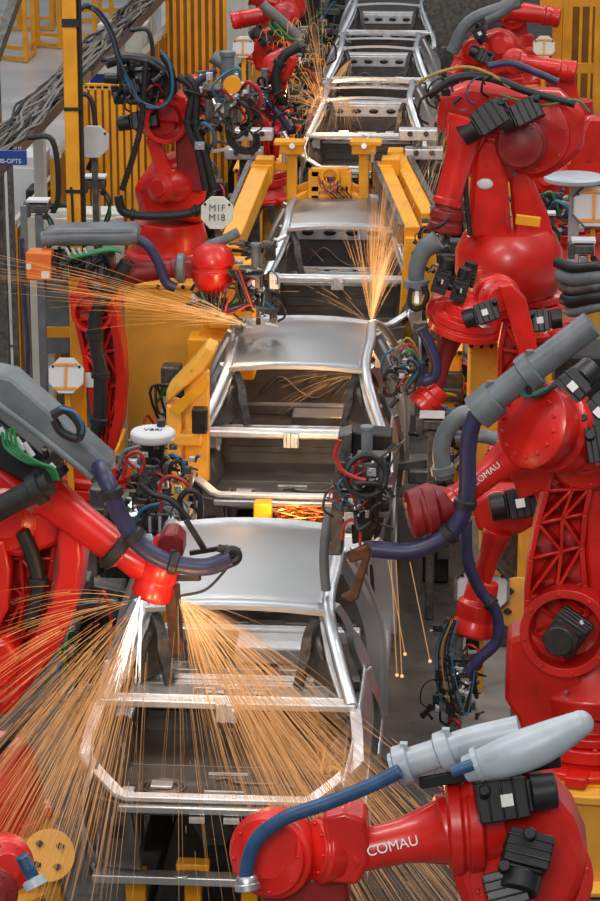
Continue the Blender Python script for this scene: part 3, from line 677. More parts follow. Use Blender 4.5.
r.tube([(468, 150), (466, 190), (470, 235)], 2.5, RUB, 'cable', d=-.2)
gun(r, 436, 232, .5, -.2, -1)
clutter(r, 424, 250, 24, 60, 16, 3, -.1, .2, .7, 6)
clutter(r, 470, 96, 70, 40, 10, 13, -.1, .2, .6, 8, (BLK, DARK, MID))

# ---- R7: robot behind right
r = Robot(26.5, (560, 250), 'red robot base at the right edge behind the large robot, beside an octagonal sign')
r.base(560, 225, 52, .35, .2, ped='pedestal behind the large right robot at the right edge')
r.slab([(520, 200), (535, 170), (560, 165), (575, 180), (572, 215), (530, 222)], .4, .0, name='turret_housing', bevel=.05)
r.joint(548, 176, 20, (-.2, -1, .2), .3, -.05)
r.slab([(560, 190), (575, 150), (590, 120), (604, 120), (600, 190)], .2, .1, name='lower_arm')
r.motor(565, 196, 545, 204, 14, -.15, lab=False)
clutter(r, 560, 212, 70, 36, 30, 10, -.45, .3, .7, 8)
for k in range(5): r.tube([(516 + 3 * k, 212), (530 + 5 * k, 200 - 2 * k), (550 + 3 * k, 214 + k), (580, 206 + 3 * k)], 1.5, (RUB, CYAN, PUR, RUB, GRN)[k], 'cable', d=-.4)

# ---- R5 / R8: far right robots
r = Robot(33., (500, 130), 'far red robot at upper right with a long dark grey conduit, below the octagonal board')
r.base(505, 105, 36, .35, .2, ped='pedestal of the far right robot with the long dark conduit')
r.slab([(455, 62), (470, 40), (500, 30), (522, 44), (520, 70), (490, 80)], .4, 0, name='upper_arm_casting', bevel=.06)
r.joint(500, 46, 16, (-.2, -1, .1), .3, -.1); r.joint(474, 52, 14, (-.2, -1, .1), .3, -.15)
r.motor(476, 28, 484, 42, 12, -.3); r.motor(492, 60, 470, 50, 13, -.35, lab=False)
r.slab([(490, 60), (515, 55), (530, 100), (500, 108)], .25, .15, name='lower_arm')
r.tube([(452, 52), (462, 30), (478, 16), (520, 2)], 6, GRY, 'conduit', d=-.3)
r.tube([(486, 20), (500, 12), (524, -6)], 6.5, GRY, 'conduit', d=-.3)
r.forearm(462, 60, 452, 76, 9, 6, -.1, -.2)
r = Robot(31., (590, 150), 'far red robot at the right edge with two horizontal red cylinder arms')
r.base(575, 130, 34, .3, .2, ped='pedestal of the far right robot with the horizontal cylinder arms')
r.forearm(520, 62, 572, 70, 9, 8, 0, 0); r.head(550, 68, 576, 72, 11, 0, 0)
r.joint(515, 62, 13, (0, -1, .1), .3)
r.slab([(540, 60), (575, 80), (585, 125), (560, 125)], .2, .2, name='lower_arm')
r = Robot(37., (520, 90), 'farthest red robot at upper right, red cylinder arm reaching right under the yellow frame')
r.base(520, 60, 26, .3, .2, ped='pedestal of the farthest right robot')
r.forearm(505, 10, 545, 15, 11, 9, 0, 0); r.head(535, 14, 560, 18, 10, 0, 0)
r.joint(512, 14, 17, (0, -1, .1), .3); r.slab([(500, 10), (525, 6), (530, 55), (505, 55)], .25, .2, name='lower_arm'); r.motor(500, 22, 488, 34, 12, -.3, lab=False)

# ---- L1: big left robot over nearest car
r = Robot(14.4, (10, 835), 'red robot at left under wide grey cable tray, its head over the nearest car')
r.slab([(-60, 385), (-10, 372), (12, 377), (108, 462), (112, 472), (98, 478), (84, 474), (-10, 404), (-60, 420)], .26, -.22, m=GRY, name='cable_tray', bevel=.03)
r.tube([(-5, 402), (40, 436), (92, 478)], 3.5, GRY, 'tray_edge', d=-.24)
r.tube([(94, 462), (104, 474)], 15, GRY, 'conduit_mouth', d=-.1, clamps=())
r.slab([(-40, 410), (0, 420), (60, 470), (52, 500), (0, 470), (-40, 470)], .25, .0, m=BLK, name='motor_block', bevel=.02)
r.motor(46, 458, 62, 476, 22, -.15)
r.slab([(-60, 440), (0, 468), (40, 500), (66, 520), (60, 545), (20, 560), (-60, 540)], .3, .02, name='upper_arm_casting', bevel=.04)
r.joint(4, 520, 38, (.1, -1, .1), .3, -.02)
r.forearm(40, 490, 118, 550, 26, 17, -.1, -.15, text=None)
MB().lathe(r.q(111, 545, -.15), r.q(121, 553, -.15) - r.q(111, 545, -.15), [(0, r.m(19)), (.01, r.m(22)), (.07, r.m(22)), (.08, r.m(19))], 24).build('forearm_collar', RUB, r.t)
r.forearm(118, 551, 156, 574, 17, 15, -.15, -.16, ribs=False)
r.head(171, 538, 150, 598, 21, -.14, -.18, bolts=12)
MB().prism([r.q(170 + 14 * math.cos(a), 549 + 17 * math.sin(a), -.30) for a in [PI / 8 + k * PI / 4 for k in range(8)]], (0, .2, 0)).build('wrist_cap', DRED, r.t, bevel=.015)
r.tube([(96, 458, -.05), (103, 474, -.3), (110, 488), (120, 515), (140, 545), (170, 562), (205, 567), (232, 558)], 8.8, PUR, 'hose', d=-.38, clamps=(.33, .55, .74))
MB().torus(r.q(232, 556, -.38), (.3, -1, .3), r.m(6), r.m(4.5)).cyl(r.q(218, 548, -.36), r.q(240, 552, -.36), r.m(4)).build('hose_elbow', RUB, r.t)
MB().beam(r.q(190, 553, -.3), r.q(228, 547, -.32), .025, .025).build('gun_rod', BLK, r.t)
MB().beam(r.q(186, 520, -.3), r.q(206, 552, -.3), .03, .03).build('gun_rod', BLK, r.t)
MB().beam(r.q(176, 578, -.2), r.q(200, 578, -.25), .03, .03).build('gun_rod', BLK, r.t)
r.tube([(180, 596), (205, 590), (222, 574), (228, 566)], 1.4, RUB, 'cable', d=-.35)
MB().sweep([r.q(172, 585, -.16), r.q(174, 612, -.14), r.q(177, 652, -.1)], 0, flat=(.07, .07)).build('electrode_arm', BRN, r.t)
r.tube([(-30, 524), (8, 504), (50, 482)], 12, RUB, 'conduit', d=-.42, seg=18, clamps=(.9,))
for k, dx in enumerate((0, 4, 8, 12)): r.tube([(2 + dx, 432 - dx * .4), (6 + dx, 448), (26 + dx, 462), (46 + dx * .6, 468), (54 + dx * .4, 480)], 1.5, GRN, 'hose', d=-.36 - .03 * k)
for k in range(4): r.tube([(0 + 8 * k, 428 + 5 * k), (6 + 9 * k, 438 + 6 * k)], 3, LITE, 'hose_fitting', d=-.3)
r.tube([(52, 415), (66, 410), (80, 425), (78, 438), (62, 432), (54, 420)], 4.5, RUB, 'cable', d=-.45)
r.tube([(60, 408), (74, 412), (82, 424), (82, 434)], 1.5, CYAN, 'cable', d=-.5)
# curved lower arm
r.slab([(62, 512), (80, 520), (83, 560), (78, 600), (64, 640), (42, 672), (20, 700), (-10, 712), (-10, 690), (14, 664), (34, 636), (50, 604), (57, 570), (56, 540)], .34, -.05, name='lower_arm', bevel=.03)
r.truss([(-20, 700), (-8, 660), (-14, 610), (-14, 560), (0, 530)], [(30, 660), (38, 630), (48, 590), (52, 560), (56, 530)], .18, .16, name='arm_lattice')
r.slab([(-8, 545), (4, 540), (10, 570), (8, 610), (-8, 640)], .14, -.05, name='arm_plate', bevel=.02)
r.tube([(22, 530), (34, 560), (38, 590), (30, 625)], 8, RUB, 'conduit', d=-.0, clamps=(.6,))
r.slab([(-40, 640), (8, 640), (20, 660), (12, 690), (-40, 700)], .3, -.12, name='shoulder_housing', bevel=.04)
r.joint(-8, 690, 32, (.1, -1, .1), .3, -.1)
BZ['c'] = r.base(0, 796, 42, .16, .25)[0] - V((0, 0, .16))
MB().lathe(r.q(0, 815, .25), (0, 0, 1), [(0, r.m(48)), (.2, r.m(46)), (.4, r.m(40)), (.52, r.m(26))], 36).build('turret_housing', RED, r.t, bevel=.02)
r.tube([(-10, 758), (16, 730), (45, 705), (60, 690)], 6, RUB, 'conduit', d=-.2)

# ---- L5: corner of another robot, bottom left
r = Robot(10.2, (-60, 1010), 'red robot wrist entering at the bottom left corner with a short blue hose')
r.joint(6, 868, 30, (.3, -1, .25), .2, 0, name='wrist')
r.joint(-8, 896, 28, (.3, -1, .25), .2, -.1, name='wrist_flange', m=DRED)
r.forearm(-90, 880, -5, 880, 26, 20, .1, .05)
r.tube([(22, 856), (28, 868), (36, 882)], 7, BLU, 'hose', d=-.18, ribs=.08)
MB().lathe(r.q(32, 878, -.18), (r.q(38, 890, -.2) - r.q(32, 878, -.18)), [(0, r.m(8)), (.01, r.m(12)), (.045, r.m(12)), (.045, r.m(8)), (.02, r.m(7))], 24).build('hose_fitting', PGRY, r.t)
r.base(-90, 990, 60, .5, .3, ped='pedestal left of the frame under the corner robot'); r.slab([(-130, 860), (-80, 860), (-60, 985), (-120, 985)], .3, .1, name='lower_arm')

# ---- L2: left robot by second car
r = Robot(21.3, (95, 500), 'red robot with upright curved arm and thick black hose, beside the orange box')
BZ['d'] = r.base(95, 480, 40, .4, .2)[0] - V((0, 0, .4))
r.truss([(92, 448), (95, 420), (90, 390), (84, 355), (76, 320), (70, 296)], [(112, 450), (120, 425), (123, 385), (121, 350), (117, 318), (112, 296)], .2, .0)
r.slab([(112, 296), (118, 318), (123, 350), (125, 385), (122, 425), (114, 452), (106, 450), (114, 415), (116, 380), (113, 340), (106, 310)], .3, -.08, name='arm_flange', bevel=.012)
r.joint(92, 313, 21, (.1, -1, .1), .3, -.1, open_=True)
r.slab([(80, 276), (108, 275), (118, 290), (118, 308), (100, 316), (72, 306)], .24, .0, name='upper_arm_casting', bevel=.02)
MB().cyl(r.q(96, 286, -.02), r.q(96, 286, -.06), .045).build('cover_disc', GRY, r.t)
MB().box(r.q(90, 380, -.08), (.08, .01, .13)).build('warning_label', LBL, r.t)
r.motor(112, 268, 70, 268, 22, -.05, lab=False)
r.motor(72, 256, 54, 254, 12, -.1, lab=False)
r.tube([(127, 262), (116, 280), (97, 312), (95, 340), (100, 368), (100, 400), (98, 425), (90, 445)], 7, RUB, 'conduit', d=-.3, clamps=(.42, .62, .85))
r.forearm(116, 276, 178, 268, 13, 9, -.05, -.1, m=DRED)
MB().lathe(r.q(176, 268, -.1), (1, 0, 0), [(0, r.m(12)), (.02, r.m(15)), (.07, r.m(15)), (.09, r.m(11))], 24).build('forearm_collar', GRY, r.t)
MB().lathe(r.q(213, 245, -.14), (0, 0, -1), [(0, r.m(12)), (.04, r.m(18)), (.13, r.m(22)), (.16, r.m(22)), (.17, r.m(20)), (.20, r.m(20)), (.21, r.m(22)), (.30, r.m(21)), (.40, r.m(15)), (.43, r.m(10))], 32).build('wrist', RED, r.t, bevel=.005)
MB().beam(r.q(182, 268, -.1), r.q(205, 268, -.12), r.m(20), r.m(18)).build('wrist_fork', DRED, r.t, bevel=.02)
r.tube([(42, 239), (80, 237), (112, 237), (138, 236)], 7.5, GRY, 'cable_tray', d=-.2, seg=16)
r.slab([(40, 233), (60, 229), (134, 228), (138, 236), (132, 246), (60, 247), (42, 242)], .3, -.25, m=GRY, name='tray_cover', bevel=.03)
r.tube([(136, 238), (148, 246), (158, 262), (166, 282), (176, 288)], 5, PUR, 'hose', d=-.2)
r.tube([(200, 256), (208, 246), (224, 240), (238, 232)], 5, GRY, 'conduit', d=-.05)
for k in range(3): r.tube([(70, 254 + 2 * k), (90, 252 + k), (110, 248 + k), (122, 252)], 1.8, GRN, 'hose', d=-.3 - .02 * k)
for k in range(4): r.tube([(66 + 6 * k, 248), (70 + 6 * k, 256)], 1.6, LITE, 'hose_fitting', d=-.32)
for k, mm in enumerate((RUB, GRN, RUB, RUB, RUB, MID, RUB, REDH)): r.tube([(225 + 2 * k, 270), (238 + 2 * k, 285 + 3 * k), (228 + 3 * k, 305), (205 + 3 * k, 300 + 2 * k), (196 + 5 * k, 292)], 1.1, mm, 'cable', d=-.25 - .02 * k)
gun(r, 252, 282, .75, -.15, 1)
gun(r, 205, 300, .42, -.15, 1)
clutter(r, 256, 285, 40, 90, 34, 4, -.1, .25, .8, 12)
clutter(r, 210, 298, 40, 20, 10, 14, -.1, .1, .6, 6)
clutter(r, 84, 262, 60, 20, 14, 15, -.15, .15, .7, 4, (BLK, DARK, BLK, MID))

# ---- L3: left robot on the tall pedestal
r = Robot(23.6, (170, 290), 'red robot on the tall yellow cabinet at left, black motors and round red end cap')
r.base(170, 258, 48, .42, .35, top=.8)
r.joint(158, 188, 17, (-.5, -1, .1), .45, -.2, name='shoulder_motor')
r.slab([(150, 165), (200, 150), (212, 200), (205, 225), (140, 220), (132, 190)], .5, .1, name='turret_housing', bevel=.08)
r.tube([(118, 196), (124, 212), (150, 216), (185, 214), (206, 205), (212, 190)], 4.5, RUB, 'conduit', d=-.25, clamps=(.3, .7))
r.slab([(145, 140), (158, 138), (172, 172), (158, 178)], .1, -.1, name='arm_plate', bevel=.015)
r.slab([(174, 125), (202, 120), (205, 190), (178, 195)], .24, .05, m=DRED, name='lower_arm', bevel=.02)
r.joint(166, 122, 22, (.35, -1, .1), .35, -.15, open_=True)
r.slab([(150, 95), (168, 90), (190, 100), (188, 125), (152, 122)], .3, .05, name='upper_arm_casting', bevel=.03)
r.motor(150, 80, 104, 78, 12, -.1, lab=False); r.motor(150, 95, 114, 98, 15, -.15, lab=False); r.motor(158, 118, 118, 124, 17, -.05, lab=False)
r.motor(140, 86, 124, 90, 13, -.3, lab=False)
r.slab([(128, 70), (165, 66), (178, 92), (150, 104), (128, 98)], .3, .0, m=BLK, name='motor_block', bevel=.02)
r.tube([(108, 62), (125, 58), (150, 62), (166, 72)], 6, BLK, 'conduit', d=-.2)
r.tube([(160, 50), (170, 66), (172, 92), (162, 106), (145, 106), (130, 88), (120, 60)], 1.5, CYAN, 'cable', d=-.35)
r.tube([(162, 54), (171, 70), (173, 90), (166, 102)], 3.5, RUB, 'conduit', d=-.3)
r.tube([(146, 60), (144, 90), (140, 130), (132, 160), (122, 190)], 3.4, RUB, 'conduit', d=-.36, ribs=.2)
for k in range(2): r.tube([(178 + 8 * k, 76), (192 + 4 * k, 90), (188 + 8 * k, 125), (198 + 6 * k, 150), (206 + 8 * k, 190)], 4, RUB, 'conduit', d=-.3, clamps=(.5,))
r.tube([(184, 92), (200, 80), (216, 70)], 3.5, PUR, 'hose', d=-.2)
r.head(186, 92, 200, 84, 12, -.05, .0)
r.forearm(186, 100, 222, 110, 14, 9, 0, 0, m=RED)
gun(r, 222, 108, 1.15, -.2, 1)
clutter(r, 222, 112, 50, 80, 40, 5, -.2, .3, .8, 12)
clutter(r, 138, 84, 56, 50, 22, 16, -.15, .3, .9, 8, (BLK, DARK, BLK))
MB().prism([r.q(232 + 9 * math.cos(a), 85 + 9 * math.sin(a), -.42) for a in [k * PI / 10 for k in range(20)]], (0, .04, 0)).build('yellow_disc', YEL2, r.t)

# ---- L4 and far left robots
r = Robot(29.5, (262, 170), 'red robot left of the first roofless body, grey conduit and purple hose over it')
r.base(262, 176, 26, .3, .3)
r.slab([(262, 60), (285, 48), (298, 60), (288, 84), (266, 82)], .3, 0, name='upper_arm_casting', bevel=.05)
r.truss([(256, 158), (256, 115), (266, 76)], [(276, 158), (280, 112), (286, 72)], .25, .1)
r.joint(274, 66, 13, (0, -1, .1), .3, -.05)
r.forearm(250, 106, 272, 128, 9, 7, -.2, -.2); r.head(262, 118, 278, 132, 9, -.2, -.2)
r.tube([(212, 56), (224, 64), (238, 74)], 6.5, GRY, 'conduit', d=-.3, clamps=(.8,), clampm=GRY)
r.tube([(254, 84), (268, 102), (282, 118), (290, 130)], 3.2, PUR, 'hose', d=-.3)
r.tube([(300, 46), (284, 56), (276, 75), (278, 95)], 5, RUB, 'conduit', d=-.3, clamps=(.5,))
gun(r, 262, 96, .7, -.25, 1)
clutter(r, 268, 110, 50, 50, 24, 6, -.2, .3, .8, 8)
r = Robot(35., (268, 120), 'far red robot at the top, red cylinder arm reaching left beside the octagonal board')
r.base(268, 110, 26, .3, .2, ped='pedestal of the far left robot beside the octagonal board')
r.forearm(268, 14, 238, 20, 10, 8, 0, 0); r.head(258, 16, 232, 21, 9, 0, 0)
r.slab([(250, 50), (266, 28), (290, 30), (288, 70), (255, 72)], .35, .1, name='upper_arm_casting', bevel=.06)
r.joint(284, 16, 14, (0, -1, .1), .35); r.motor(262, 30, 250, 36, 10, -.3, lab=False); r.motor(272, 36, 260, 44, 10, -.3, lab=False)
r.tube([(262, 4), (276, 16), (296, 34), (304, 46)], 5, GRY, 'conduit', d=-.3)
for k in range(3): r.tube([(268 + 3 * k, 22), (280 + 4 * k, 36), (300, 40 + 2 * k)], 1.6, (GRN, RUB, GRN)[k], 'hose', d=-.35)
gun(r, 300, 60, 1., -.2, 1)
clutter(r, 292, 70, 50, 70, 26, 7, -.2, .3, .8, 8, (BLK, DARK, DARK, MID))
r = Robot(41., (270, 80), 'farthest red robot at the top of the frame, mostly above the grey conduit')
r.base(275, 40, 26, .3, .2, ped='pedestal of the farthest left robot at the top of the frame'); r.slab([(270, -20), (300, -20), (306, 14), (280, 36), (262, 10)], .4, 0, name='upper_arm_casting', bevel=.06); r.joint(288, 6, 15, (0, -1, .1), .3)
r.forearm(282, 4, 250, -4, 10, 8)
# ------------------------------------------------------------------ pedestals and yellow machines
def solo(mb, name, m, label, cat, group=None, bevel=0, kind=None): return tag(mb.build(name, m, None, bevel=bevel), label, cat, group, kind)
def cabinet(x0, x1, ytop, Y, dep, label, m=YEL, zbot=0., name='robot_pedestal'):
    a, b = P(x0, ytop, Y), P(x1, ytop, Y); t = thing(name, ((a.x + b.x) / 2, Y + dep / 2, .02), label, 'pedestal', 'yellow robot pedestals')
    zt = (a.z + b.z) / 2; w = b.x - a.x; cx = (a.x + b.x) / 2
    o = MB().box((cx, Y + dep / 2, zt / 2 + .01), (w, dep, zt - .02)).build('pedestal_body', m, t, bevel=.03)
    MB().box((cx, Y + dep / 2, zt + .0), (w * 1.06, dep * 1.05, .04)).build('top_plate', m, t, bevel=.008)
    for k in range(4): MB().cyl((cx - w * .4 + w * .8 * k / 3, Y - .02, zt), (cx - w * .4 + w * .8 * k / 3, Y - .05, zt), .02, seg=6).build('bolt', DARK, t)
    MB().box((cx, Y + dep / 2, .03), (w * 1.2, dep * 1.2, .04)).build('foot_plate', m, t, bevel=.008)
    return t
cabinet(124, 218, 286, 23.2, 1.1, 'tall plain yellow cabinet at left, lit by fine sparks, carrying a red robot')
cabinet(468, 505, 345, 22.0, .9, 'tall yellow pedestal at right behind the black robot motors')
cabinet(508, 552, 350, 21.7, .9, 'narrow yellow pedestal column behind the thick grey conduit at right')
cabinet(442, 462, 352, 22.4, .5, 'small stepped yellow block left of the tall right pedestals')
cabinet(72, 112, 460, 21.35, .9, 'yellow pedestal hidden low behind the cable tray of the big left robot')
cabinet(262, 290, 170, 30.0, .9, 'yellow pedestal behind the grey welding gun, left of the far bodies')
cabinet(234, 262, 170, 31.5, .9, 'yellow pedestal at far left of the line behind white clamps')
cabinet(520, 550, 480, 18.6, .6, 'narrow yellow post pedestal behind the latticed arm, low')
def roundped(key, r, label):
    c = BZ[key].copy();
    if c.z < .15: return
    t = thing('robot_pedestal', (c.x, c.y, .02), label, 'pedestal', 'round yellow robot pedestals')
    MB().lathe((c.x, c.y, .02), (0, 0, 1), [(0, r * 1.1), (.04, r * 1.1), (.05, r * .92), (c.z - .10, r * .92), (c.z - .09, r * 1.0), (c.z - .03, r * 1.0)], 44).build('pedestal_body', YEL, t, bevel=.01)
    MB().lathe((c.x, c.y, c.z - .03), (0, 0, 1), [(0, r * .8), (.035, r * .8)], 36).build('top_plate', YEL2, t)
    return t
roundped('a', .64, 'round yellow pedestal at the bottom right behind the near robot')
roundped('c', .33, 'round yellow pedestal at the bottom left under a red robot base')
roundped('d', .4, 'short round yellow pedestal left of the round white tool top')
roundped('b', .42, 'round yellow pedestal behind the latticed robot at right')
def drum(px, py, Y, r, label):
    c = P(px, py, Y); t = thing('mounting_plate', c, label, 'plate', 'yellow mounting plates')
    n = V((0, -.85, .5)).normalized(); MB().lathe(c, n, [(0, r), (.05, r)], 32).build('disc', YEL, t, bevel=.006)
    u, v = perp(n)
    for k in range(4):
        e = (u * math.cos(k * PI / 2 + .7) + v * math.sin(k * PI / 2 + .7)) * r * .55; MB().cyl(c + e + n * .03, c + e + n * .07, r * .13, seg=8).box(c + e + n * .06, (r * .3, .01, .02)).build('anchor_bolt', DARK, t)
    MB().beam(c - V((0, -.05, 0)), V((c.x, c.y + .15, .02)), .1, .1).build('stand', YEL, t)
    return t
drum(519, 604, 18.0, .20, 'round yellow plate with dark bolts, left of the latticed robot arm')
drum(50, 856, 14.2, .165, 'round yellow plate with dark bolts by the bottom left pedestal')

# yellow clamping frame over the line
YF = CARS[2] + 1.95
t = thing('clamping_frame', (LX, YF, .02), 'yellow clamping frame standing across the line between roofed and roofless bodies', 'frame')
def F(x, y, d=0): return P(x, y, YF + d)
for (x, sg) in ((292, 1), (364, -1)):
    MB().beam(F(x, 210), F(x, 146), .11, .12).build('post', YEL2, t, bevel=.01)
    o = MB().box(F(x, 148, -.05), (.26, .16, .12)).box(F(x - 2 * sg, 142, -.05), (.34, .2, .05)).build('clamp_head', YEL2, t, bevel=.01)
    MB().cyl(F(x, 146, -.14), F(x, 146, -.2), .03).cyl(F(x - 8 * sg, 152, -.12), F(x - 8 * sg, 162, -.12), .025).build('pin', STEEL, o)
    MB().beam(F(x - sg * 1, 166), F(x - sg * 26, 166), .1, .09).build('arm', YEL2, t, bevel=.01)
    MB().box(F(x - sg * 27, 166, -.05), (.2, .22, .2)).build('bracket', YEL2, t, bevel=.012)
    MB().beam(F(x + sg * 2, 202, -.05), F(x + sg * 24, 190, .1), .1, .12).build('arm', YEL2, t, bevel=.01)
    MB().beam(F(x + sg * 2, 190, .1), F(x + sg * 24, 182, .1), .08, .07).build('arm', YEL2, t, bevel=.01)
m = MB(); m.beam(F(311, 172), F(349, 172), .1, .1); m.beam(F(311, 188), F(349, 188), .1, .07); m.beam(F(314, 170), F(314, 198), .12, .1); m.beam(F(346, 170), F(346, 198), .12, .1); m.beam(F(311, 198, .02), F(349, 198, .02), .14, .1)
m.build('centre_frame', YEL2, t, bevel=.01)
MB().torus(F(330, 177, -.1), (0, -1, .1), .09, .022).build('centre_ring', YEL2, t)
for k in range(6): MB().sweep([F(318 + 4 * k, 178, -.1), F(322 + 3 * k, 188 + k, -.2), F(330 + 2 * k, 196 - 2 * k, -.2), F(338 + 3 * k, 204 - k, -.1)], .008, 6).build('cable', (REDH, RUB, COPPER, PUR, REDH, RUB)[k], t)
def sloped(pts, w, h, label, side):
    t = thing('sloped_beam', P(*pts[-1][:2], pts[-1][2]), label, 'beam', 'yellow sloped beams beside the frame')
    a, b = P(*pts[0]), P(*pts[1]); o = MB().beam(a, b, w, h).build('beam_body', YEL2, t, bevel=.012)
    e = V((side * (w / 2 + .03), 0, .02)); MB().beam(a + e, b + e, .06, h * 1.05).build('cable_duct', MID, t, bevel=.005)
    MB().box(a + V((0, -.05, 0)), (w * 1.2, .25, .22)).build('head_block', YEL2, t, bevel=.015)
    MB().beam(b, V((b.x + .12 * side, b.y + .1, .02)), w * .9, w * .9).build('leg', YEL2, t, bevel=.012)
sloped([(262, 172, YF), (232, 244, YF - 2.2)], .20, .22, 'sloping yellow beam with grey cable duct, left of the third body', -1)
sloped([(384, 172, YF), (412, 236, YF - 2.2)], .16, .2, 'inner sloping yellow beam right of the third body', -1)
sloped([(396, 158, YF + .6), (428, 222, YF - 1.6)], .15, .2, 'outer sloping yellow beam right of the third body, next to the red robot', 1)
for (x, y, lab) in ((254, 134, 'upper pale steel clamp block left of the yellow frame'), (244, 153, 'lower pale steel clamp block left of the yellow frame'), (418, 134, 'upper pale steel clamp block right of the yellow frame'), (424, 153, 'lower pale steel clamp block right of the yellow frame')):
    t = thing('clamp_block', F(x, y + 5, .4), lab, 'clamp', 'pale clamp blocks by the frame')
    MB().box(F(x, y, .4), (.42, .2, .12)).build('block', LITE, t, bevel=.012)
    for k in (-1, 1): MB().cyl(F(x + 8 * k, y, .28), F(x + 8 * k, y, .22), .03).build('bolt', DARK, t)
    c = F(x, y + 2, .5); MB().beam(c, V((c.x, c.y + .2, .02)), .1, .1).build('stand', MID, t)

# yellow C machine left of the second body
t = thing('press_frame', P(180, 480, 19.3), 'yellow angular machine frame with openings close left of the second car body', 'machine frame')
def G(x, y, d=0): return P(x, y, 19.3 + d)
MB().prism([G(*p) for p in ((166, 405), (203, 372), (216, 352), (206, 346), (192, 364), (166, 391))], (0, .3, 0)).build('upper_arm', YEL, t, bevel=.02)
MB().prism([G(166, 404), G(181, 410), G(181, 482), G(166, 482)], (0, .3, 0)).build('post', YEL, t, bevel=.02)
MB().beam(G(175, 436, .1), G(203, 436, .1), .25, .10).build('cross_bar', YEL, t, bevel=.015)
MB().beam(G(197, 370, .15), G(197, 480, .15), .2, .09).build('post', YEL, t, bevel=.015)
MB().prism([G(170, 408, -.01), G(205, 378, -.01), G(208, 386, -.01), G(178, 416, -.01)], (0, .02, 0)).build('edge_plate', YEL2, t)
MB().box(G(200, 420, -.1), (.12, .12, .2)).build('sensor_box', DARK, t, bevel=.01)
a = G(173, 478, .15); MB().beam(a, V((a.x, a.y, .02)), .24, .24).build('foot', YEL, t)
solo(MB().box(P(228, 318, 22.6), (.50, .3, 1.1)).box(P(212, 372, 22.5), (.42, .3, .7)).box(P(224, 322, 22.42), (.3, .1, .12)), 'machine_block', YEL2, 'yellow block with dark holes behind the cable bundle left of the third body', 'machine block', bevel=.02)

# tooling left of the second body: tool with round white top
t = thing('gripper_tool', P(158, 540, 17.6), 'grey gripper tool with round white top and many hoses, left of the nearest roof', 'gripper')
def H(x, y, d=0): return P(x, y, 17.6 + d)
c = H(153, 436)
MB().lathe(c - V((0, 0, .03)), (0, 0, 1), [(0, .15), (.02, .165), (.06, .165), (.075, .15)], 32).build('round_top', WHT, t, bevel=.004)
text_mesh('lettering', 'VERI', .07, c + V((0, 0, .047)), (1, 0, 0), (0, 1, 0), TXTK, t)
MB().cyl(c - V((0, 0, .03)), c - V((0, 0, .22)), .11, .09).build('tool_changer', DARK, t)
MB().box(c - V((0, 0, .32)), (.22, .2, .26)).box(c - V((-.1, .1, .36)), (.08, .1, .18)).build('housing', MID, t, bevel=.015)
MB().box(c + V((-.15, .05, -.6)), (.42, .3, .22)).box(c + V((.12, 0, -.62)), (.3, .3, .16)).build('manifold', MID, t, bevel=.015)
MB().box(c + V((.05, -.1, -.85)), (.6, .12, .14)).box(c + V((.25, -.05, -.75)), (.12, .2, .3)).build('lower_plate', INNER, t, bevel=.01)
MB().box(c + V((-.2, 0, -1.15)), (.3, .4, .5)).build('base_block', DARK, t, bevel=.01)
rn = random.Random(3)
for k in range(12):
    p = c + V((rn.uniform(-.35, .4), -.16 - .02 * rn.random(), rn.uniform(-.95, -.5)))
    MB().cyl(p, p + V((rn.uniform(-.05, .05), -.06, .05)), .035, seg=12).cyl(p + V((0, -.03, .0)), p + V((0, -.03, .09)), .02, seg=10).build('fitting', (LITE, MID, STEEL)[k % 3], t)
for k, (mm, l) in enumerate(((REDH, [(135, 468), (126, 458), (138, 452), (144, 462), (140, 474)]), (REDH, [(160, 505), (160, 485), (170, 476), (185, 482), (192, 494)]), (REDH, [(122, 480), (126, 466), (122, 460)]), (CYAN, [(136, 522), (142, 510), (158, 504), (176, 506), (184, 520)]), (GRY, [(118, 470), (124, 452), (140, 446)]), (RUB, [(184, 520), (180, 500), (190, 490), (200, 500), (200, 530), (206, 552)]), (REDH, [(158, 492), (162, 500), (160, 512)]), (GRN, [(130, 510), (120, 500), (118, 490)]), (RUB, [(128, 500), (120, 512), (128, 524), (142, 520)]), (RUB, [(140, 484), (152, 494), (170, 500), (190, 520)]))):
    MB().sweep([H(x, y, -.28 - .02 * k) for x, y in l], .014 if mm != RUB else .022, 8, sub=8).build('hose', mm, t, sharp=60)
for k in range(6): MB().box(H(150 + 5 * k, 524, -.2), (.02, .02, .12)).build('terminal', (LITE, BLK)[k % 2], t)
MB().cyl(H(161, 428, .1), H(161, 420, .1), .03).box(H(161, 430, .1), (.09, .09, .04)).build('knob', BLK, t)

gr = Robot.__new__(Robot); gr.Y = 17.6; gr.t = t; gr.k = 1
clutter(gr, 158, 492, 84, 70, 60, 20, -.1, .25, .75, 14, (MID, STEEL, DARK, LITE, MID, BLK))
clutter(gr, 150, 455, 50, 26, 16, 21, -.05, .2, .7, 4)
a = P(3, 300, 23.2); solo(MB().beam((a.x, a.y, .02), (a.x, a.y, P(4, 160, 23.2).z), .09, .09).box((a.x, a.y, .05), (.2, .2, .06)), 'edge_post', MID, 'dark olive grey post at the left edge of the frame under the blue sign', 'post')
